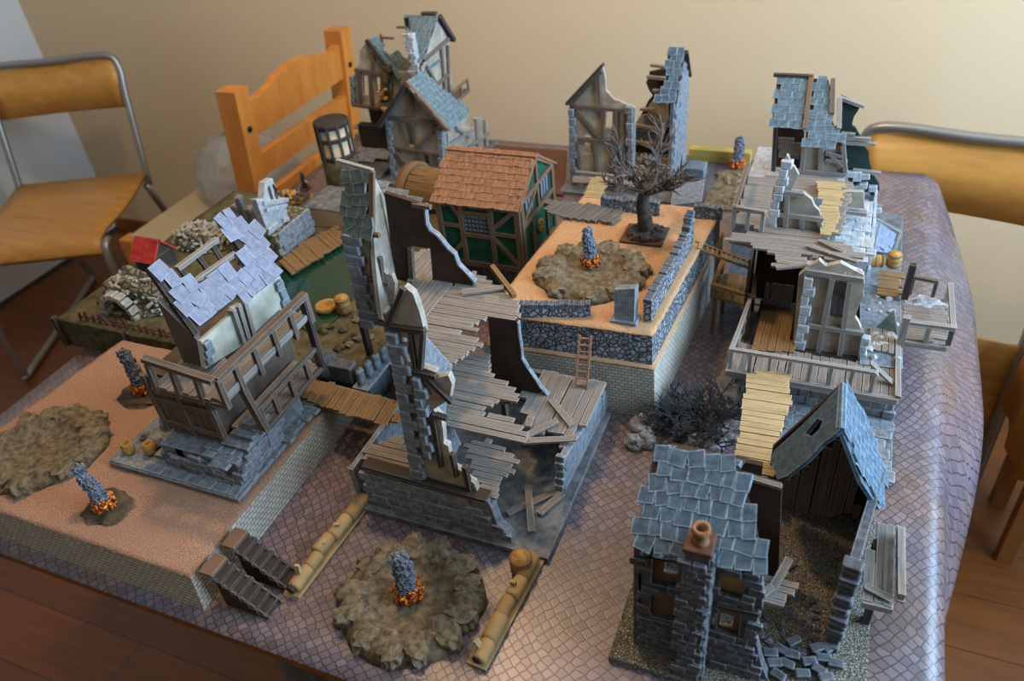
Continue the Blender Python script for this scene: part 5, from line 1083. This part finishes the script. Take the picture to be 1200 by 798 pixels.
p = gz(383, 362, SZ+.005); rg_ = thing('barrel_hatch', 'round wooden tub floating in the green pond', 'tub', (p.x, p.y, SZ+.004)); lathe('tub_wall', 'wicker', rg_, (p.x, p.y, SZ+.004), [(.014, 0), (.017, .004), (.016, .009), (.011, .009), (.010, .004)], 18); lathe('tub_lid', 'plank_brown', rg_, (p.x, p.y, SZ+.005), [(.009, 0), (.009, .002)], 16)
keg(404, 366, SZ+.0034, .011, .028, False, 'yellowish keg standing at the pond edge by the rear tower')
al = thing('ruined_altar', 'dark crenellated stone block at the swamp edge by the plank bridge', 'ruin', gz(410, 440, SZ))
q = gz(408, 446, SZ+.0034); boxw(al, 'altar_block', 'stone_dark', (q.x-.03, q.y-.006, SZ+.0034), (q.x+.012, q.y+.012, SZ+.030), bev=.002); lathe('drum', 'stone_dark', al, (q.x-.035, q.y+.006, SZ+.0034), [(.016, 0), (.018, .01), (.018, .024), (.013, .032)], 12)
for k in range(5):
    for s in (0, 1): lathe('bollard', 'stone_grey', al, (q.x+.022+.002*k, q.y-.002+k*.017+.004*s, SZ+.0034), [(.005, 0), (.005, .012), (.0035, .016), (.005, .02), (.003, .024)], 8)
boxw(al, 'kerb', 'stone_grey', (q.x+.014, q.y-.012, SZ+.0015), (q.x+.036, q.y+.09, SZ+.005))
bridge('plank_bridge', 'brown plank bridge between the pink sand plateau and the three-storey ruin', [(338, 461), (362, 443), (462, 472), (470, 492), (455, 500), (400, 484)], .0575, .0105, 'plank_brown', (-.1, 1, 0), [((345, 455), (462, 490)), ((362, 446), (466, 474))])
# round half-timbered tower
jt = thing('round_tower', 'dark round tower with cream panels standing by the swamp', 'tower', (-.905, 1.185, 0)); jc = V((-.905, 1.185, 0)); top_ = .165
lathe('tower_drum', 'cream_paint', jt, jc, [(.030, .0), (.030, .05), (.030, top_-.012)], 24); lathe('tower_foot', 'moss', jt, jc, [(.034, 0), (.036, .03), (.034, .085), (.031, .09)], 16)
for h in (.09, .126, .155): lathe('band', 'timber_dark', jt, jc+V((0, 0, h)), [(.0305, 0), (.0325, .001), (.0325, .008), (.0305, .009)], 24)
for k in range(10): a = 6.283*k/10; d = V((math.cos(a), math.sin(a), 0)); bar(jt, 'stud', 'timber_dark', jc+d*.031+V((0, 0, .088)), jc+d*.031+V((0, 0, .162)), .006, .004, up=(-d.y, d.x, 0))
lathe('cap', 'timber_dark', jt, jc+V((0, 0, top_-.012)), [(.033, 0), (.033, .010), (.028, .012), (.026, .004)], 24)
# big wooden drum
dr = thing('wooden_drum', 'big brown wooden drum lying on its side behind the green house', 'barrel', (-.655, 1.13, 0)); R0 = .056; ax = V((1, -.12, 0)).normalized(); dc = V((-.715, 1.135, R0+.002))
lathe('drum_body', 'plank_brown', dr, dc, [(R0*.80, 0), (R0*.86, .05), (R0*.80, .10)], 24, ax)
vs = []; fs = []; ns = 26
for (rr_, h) in ((R0, -.008), (R0, .008), (R0*.80, .008), (R0*.80, -.008)):
    for i in range(ns): a = 6.2832*i/ns; y = V((0, 0, 1)).cross(ax); vs.append(dc+ax*h+(y*math.cos(a)+V((0, 0, 1))*math.sin(a))*rr_)
for k in range(4):
    for i in range(ns): j = (i+1) % ns; fs.append((k*ns+i, k*ns+j, ((k+1) % 4)*ns+j, ((k+1) % 4)*ns+i))
mesh_obj('drum_rim', vs, fs, 'plank_brown', dr, True); lathe('drum_head', 'timber_dark', dr, dc+ax*(-.002), [(R0*.80, 0), (R0*.80, .003)], 24, ax)
for k in range(10): a = .3+k*.3; d = (V((0, 0, 1)).cross(ax)*math.cos(a)+V((0, 0, 1))*math.sin(a)); bar(dr, 'stave', 'plank_brown', dc+d*R0*.82+ax*.01, dc+d*R0*.82+ax*.098, .012, .004, up=d)
# ================================================================== THINGS ON THE HILL
hl = HZ+.002
def low_wall(label, a, b, h, t, mt, z, tips=None):
    A, B = gz(*a, z), gz(*b, z); w = thing('drystone_barrier', label, 'low wall', (A+B)/2, 'loose stone walls on the hill'); d = (B-A); L = d.length; d.normalize(); n = V((d.y, -d.x, 0)); pts = []; m = int(L/.006)
    for i in range(m+1): f = i/m; hh = h*(1+rs.uniform(-.12, .16))*(1 if tips is None else tips(f)); pts.append(A+d*(L*f)+V((0, 0, hh)))
    pl = Pl(A, n, d); plate(w, 'wall_core', mt, pl, [A]+[B]+pts[::-1], t=t)
    for i in range(m): p = pts[i].lerp(pts[i+1], .5); piece(w, 'cap_stone', 'stone', 'stone_dark', p-n*(t/2)+V((0, 0, .001)), (d, n, V((0, 0, 1))), (.006, t*1.1, .008))
    return w
low_wall('dark ragged stone wall along the front edge of the orange hill', (609, 372), (692, 372), .015, .009, 'rubble_grey', hl)
low_wall('bluish stone wall rising to a spike along the window side of the hill', (763, 378), (812, 288), .028, .010, 'rubble_grey', hl, lambda f: 1.0 if f < .9 else 1.6)
low_wall('grey stone wall with crumbled top behind the tree', (704, 246), (772, 254), .016, .008, 'rubble_grey', hl); low_wall('short grey stone wall at the back corner of the hill', (812, 256), (846, 258), .015, .008, 'rubble_grey', hl)
p = gz(731, 380, hl); ob = thing('stone_obelisk', 'square grey broken pillar on the front edge of the orange hill', 'pillar', p)
boxw(ob, 'pillar_foot', 'stone_grey', (p.x-.017, p.y-.002, hl), (p.x+.016, p.y+.020, hl+.005), bev=.001); mesh_obj('pillar_shaft', [(p.x+a*.0125+(.001 if z else 0), p.y+.009+b*.008, hl+.005+(z*(.044+.003*a-.002*b))) for z in (0, 1) for a, b in ((-1, -1), (1, -1), (1, 1), (-1, 1))], BOXF, 'stone_grey', ob)
def ladder(label, a, b, w, n, mt):
    a, b = V(a), V(b); t = thing('ladder', label, 'ladder', a if a.z < b.z else b, 'ladders'); d = (b-a).normalized(); s = d.cross(V((0, 0, 1))).normalized()*(w/2)
    for k in (-1, 1): bar(t, 'stile', mt, a+s*k, b+s*k, .0025, .003)
    for k in range(n): p = a.lerp(b, (k+.5)/n); bar(t, 'rung', mt, p-s, p+s, .002, .002)
ladder('orange brown ladder leaning on the stone face of the hill', gz(681, 455, .066)+V((0, 0, 0)), PY(.716).at((686, 393)), .014, 8, 'terracotta')
ladder('thin brown ladder lying from the hill to the side deck of the balcony ruin', gz(815, 287, hl), gz(882, 312, .10), .016, 12, 'plank_brown')
def foliage(par, c, size, n, s, seed, mt, name):
    """small leathery leaves, each a bent quad with thickness"""
    R = random.Random(seed); vs, fs = [], []
    for k in range(n):
        d = V((R.gauss(0, 1), R.gauss(0, 1), R.gauss(0, 1))).normalized()*R.uniform(.3, 1)**.5; q = V(c)+V((d.x*size[0], d.y*size[1], abs(d.z)*size[2])); x = V((R.uniform(-1, 1), R.uniform(-1, 1), R.uniform(-1, 1))).normalized(); y = x.orthogonal().normalized(); z = x.cross(y); ss = s*R.uniform(.6, 1.3); b = len(vs)
        vs.extend([q-x*ss, q+y*ss*.45, q+x*ss, q-y*ss*.45, q+z*ss*.3]); fs.extend([(b, b+1, b+4), (b+1, b+2, b+4), (b+2, b+3, b+4), (b+3, b, b+4), (b, b+3, b+2, b+1)])
    return mesh_obj(name, vs, fs, mt, par, kind='stuff')
# twisted tree
p = gz(757, 277, hl); tr = thing('dead_tree', 'leafless twisted grey tree on a square base on the orange hill', 'tree', p)
boxw(tr, 'tree_base', 'red_brown', (p.x-.032, p.y-.026, hl), (p.x+.028, p.y+.026, hl+.004), bev=.001)
for k in range(9): a = k*.7; lump('root', 'bark', tr, (p.x+math.cos(a)*.017, p.y+math.sin(a)*.016, hl+.006), (.012, .010, .008), k, .3, 2, 2)
T0 = p+V((0, 0, .003)); sp = [T0, T0+V((-.002, 0, .024)), T0+V((-.006, .002, .048)), T0+V((-.001, .002, .070))]
tube('trunk', 'bark', tr, smooth_path(sp, 4), .012, 10, r2=.007)
def branches(par, start, n, lv, L, r, seed, mt, name, spread=1.0, up=.55):
    R = random.Random(seed); vs, fs = [], []
    def seg(a, b, ra, rb):
        d = (b-a).normalized(); x = d.orthogonal().normalized(); y = d.cross(x); k = len(vs)
        for q, r_ in ((a, ra), (b, rb)):
            for i in range(5): an = 1.2566*i; vs.append(q+(x*math.cos(an)+y*math.sin(an))*r_)
        for i in range(5): j = (i+1) % 5; fs.append((k+i, k+j, k+5+j, k+5+i))
        fs.append((k+4, k+3, k+2, k+1, k)); fs.append((k+5, k+6, k+7, k+8, k+9))
    def grow(p, d, L, r, lv):
        q = p
        for s in range(3):
            d = (d+V((R.uniform(-.5, .5), R.uniform(-.5, .5), R.uniform(-.3, .4)))*.6).normalized(); e = q+d*(L/3); seg(q, e, r*(1-.2*s), r*(.8-.2*s)); q = e
            if lv > 0 and (s or lv < 2):
                for _ in range(2): grow(q, (d+V((R.uniform(-1, 1), R.uniform(-1, 1), R.uniform(-.4, .8)))*spread).normalized(), L*.6, r*.55, lv-1)
    for k in range(n):
        a = 6.283*k/n+R.uniform(-.3, .3); grow(V(start), V((math.cos(a), math.sin(a), up+R.uniform(-.2, .5))).normalized(), L*R.uniform(.8, 1.2), r, lv)
    return mesh_obj(name, vs, fs, mt, par)
branches(tr, sp[-1]-V((0, 0, .006)), 7, 2, .050, .0048, 4, 'bark', 'branches', .9, .55)
for k in range(7): a = k*.9; foliage(tr, sp[-1]+V((math.cos(a)*.034, math.sin(a)*.020, .008+.012*(k % 3))), (.012, .010, .010), 30, .0042, k+40, 'bark', 'twig_cluster')
# plank paths behind
bridge('plank_catwalk', 'dark plank path crossing the back of the orange hill', [(641, 236), (690, 240), (730, 247), (720, 262), (663, 256), (641, 249)], hl+.003, .012, 'plank_dark', (.35, 1, 0))
bridge('plank_ramp', 'tan slatted ramp below the gabled ruin', [(694, 209), (714, 209), (701, 240), (683, 237)], .06, .006, 'plank_tan', (1, 0, 0), [((697, 210), (688, 237)), ((711, 210), (698, 239))])
# brush and boulders by the hill corner
sb = thing('thorn_bush', 'black thorny bush tangle over grey rocks on the cobblestones', 'bush', gz(808, 500)); c = gz(815, 505)
for (px, py, sx, sy, sz_) in ((790, 490, .022, .016, .012), (850, 505, .03, .016, .008), (830, 520, .02, .014, .009), (765, 478, .014, .012, .010), (812, 528, .010, .010, .016)): g_ = gz(px, py); lump('rock', 'rock', sb, (g_.x, g_.y, sz_*.35), (sx, sy, sz_), px, .25, 3, 2, flatz=-.33)
for k, (px, py) in enumerate(((795, 488), (825, 497), (850, 488), (800, 515), (830, 515), (790, 505))): g_ = gz(px, py); branches(sb, (g_.x, g_.y, .006), 6, 2, .032, .0022, k+11, 'shrub', 'thorn_branch', 1.1, .3); foliage(sb, (g_.x, g_.y, .008), (.022, .018, .028), 90, .0042, k, 'shrub', 'leaves')
for k, (px, py, s) in enumerate(((752, 505, .016), (743, 522, .012), (757, 520, .012))):
    g_ = gz(px, py); tag(lump('boulder', 'rock', None, (g_.x, g_.y, s*.5), (s, s*.9, s*.9), k+3, .22, 3, 1.8, flatz=-.55), ('largest pale grey boulder beside the thorn bush', 'smaller grey boulder farther from the thorn bush', 'small grey boulder under the largest boulder')[k], 'rock', 'boulders by the thorn bush')
# ================================================================== STAIRS, LOG BARRICADES, MINOR PIECES
def stairs(label, y0, y1):
    t = thing('dark_stairs', label, 'stairs', (-.50, (y0+y1)/2, 0), 'dark wooden stairs'); x0 = -.541; n = 6; zt = .050; st = .0086
    boxw(t, 'landing', 'timber_brown', (x0, y0, zt-.001), (x0+.017, y1, zt+.003), bev=.0008)
    for k in range(n):
        x = x0+.016+k*st; z = zt-(k+1)*(zt/(n+.7)); piece(t, 'step', 'plank', 'timber_dark', (x+st*.5, (y0+y1)/2, z), ((0, 1, 0), (1, 0, 0), (0, 0, 1)), (y1-y0, st*1.25, .004)); piece(t, 'riser', 'plank', 'timber_dark', (x+.0005, (y0+y1)/2, z+.003), ((0, 1, 0), (0, 0, 1), (1, 0, 0)), (y1-y0, .0075, .0015))
    for y in (y0+.001, y1-.003):
        pts = [(x0+.016, 0), (x0+.016, zt-.003), (x0+.02+n*st, .004), (x0+.02+n*st, 0)]; vs = [(a, y+d, b+.0004) for d in (0, .002) for a, b in pts]; mesh_obj('stringer', vs, [(0, 1, 2, 3), (7, 6, 5, 4)]+[(i, (i+1) % 4, (i+1) % 4+4, i+4) for i in range(4)], 'timber_dark', t)
stairs('dark wooden stairs at the corner of the pink sand plateau', .318, .343); stairs('dark wooden stairs further from the corner of the pink sand plateau', .354, .379)
def barricade(label, a, b, seed):
    A, B = gz(*a), gz(*b); t = thing('log_barricade', label, 'barricade', (A+B)/2, 'log barricades'); R = random.Random(seed); d = (B-A); L = d.length; d.normalize(); n = V((d.y, -d.x, 0))
    piece(t, 'wooden_base', 'plank', 'log', (A+B)/2+V((0, 0, .002)), (d, n, V((0, 0, 1))), (L, .020, .0036))
    x = .004
    while x < L-.01:
        l = R.uniform(.018, .034); l = min(l, L-x-.002); r_ = R.uniform(.0065, .0088); lathe('log', 'log', t, A+d*x+V((0, 0, r_+.003))+n*R.uniform(-.002, .002), [(r_*.9, 0), (r_, l*.1), (r_*.96, l*.5), (r_, l*.9), (r_*.88, l)], 12, d+V((0, 0, R.uniform(-.06, .06))))
        if R.random() < .8: bar(t, 'plank_scrap', 'plank_tan', A+d*(x+l*.5)+V((0, 0, .012)), A+d*(x+l*.5+R.uniform(-.005, .012))+n*R.uniform(-.004, .006)+V((0, 0, R.uniform(.02, .028))), .006, .003)
        x += l*1.02
    lathe('log_end', 'timber_dark', t, B-d*.004+V((0, 0, .010)), [(.005, 0), (.005, .003)], 12, d)
    return t
barricade('low tan log barricade lying from the ruin corner towards the dark stairs', (430, 586), (342, 700), 2); barricade('low tan log barricade on the cobblestones with a keg beside the ruin base', (628, 656), (559, 782), 6)
keg(612, 668, 0.004, .012, .024, False, 'brown keg at the ruin end of a log barricade')
gt = thing('scorched_tile', 'flat scorched brown ground tile at the back of the mat', 'terrain', gz(850, 218)); plate(gt, 'ground_skin', 'earth', PZ(.004), [(822, 244), (846, 200), (880, 196), (872, 246)], t=.0035)
for k in range(12): g_ = gz(rs.uniform(836, 872), rs.uniform(200, 240), .004); lump('earth_clod', 'earth', gt, (g_.x, g_.y, .005), (.006, .006, .004), k, .3, 1, 2)
burning('smoke column with orange flames on the scorched ground at the back', at(864, 196, .004), .005, .055, (0, 0), .017)
yb_ = gz(806, 190); bx = thing('yellow_box', 'long flat yellow box lying along the back edge of the mat', 'box', (yb_.x+.06, 1.488, 0)); boxw(bx, 'box_body', 'yellow_box', (yb_.x, 1.478, .0005), (yb_.x+.12, 1.499, .026), bev=.001); boxw(bx, 'box_lid_line', 'wicker', (yb_.x-.0005, 1.4775, .014), (yb_.x+.1205, 1.4995, .016))
bt_ = thing('brown_board', 'flat dark brown board on the mat between the green house and the gabled ruin', 'terrain', gz(620, 195)); plate(bt_, 'board', 'red_brown', PZ(.005), [(578, 170), (664, 176), (660, 228), (590, 222)], t=.0045); bar(bt_, 'batten', 'timber_dark', gz(650, 190, .007), gz(630, 225, .007), .012, .004)
pb = thing('pale_rock', 'pale bluish rock standing by the gable of the green house', 'rock', gz(642, 228)); g_ = gz(642, 240, .0); lump('stone', 'stone_pale', pb, (g_.x, g_.y, .035), (.014, .012, .036), 2, .2, 2, 2, flatz=-.96)
p = gz(352, 205, .0); kn = thing('knight_figure', 'small dark painted figure on a round base at the swamp edge', 'figurine', (-1.02, 1.20, 0)); f_ = V((-1.02, 1.2, 0))
lathe('round_base', 'earth_dark', kn, f_, [(.012, 0), (.011, .003)], 14); lathe('figure_body', 'steel_dark', kn, f_+V((0, 0, .003)), [(.005, 0), (.007, .004), (.004, .014), (.006, .020), (.0035, .026), (.004, .031), (.002, .035)], 10); bar(kn, 'arm', 'steel_dark', f_+V((.004, 0, .022)), f_+V((.010, -.004, .016)), .003, .003)
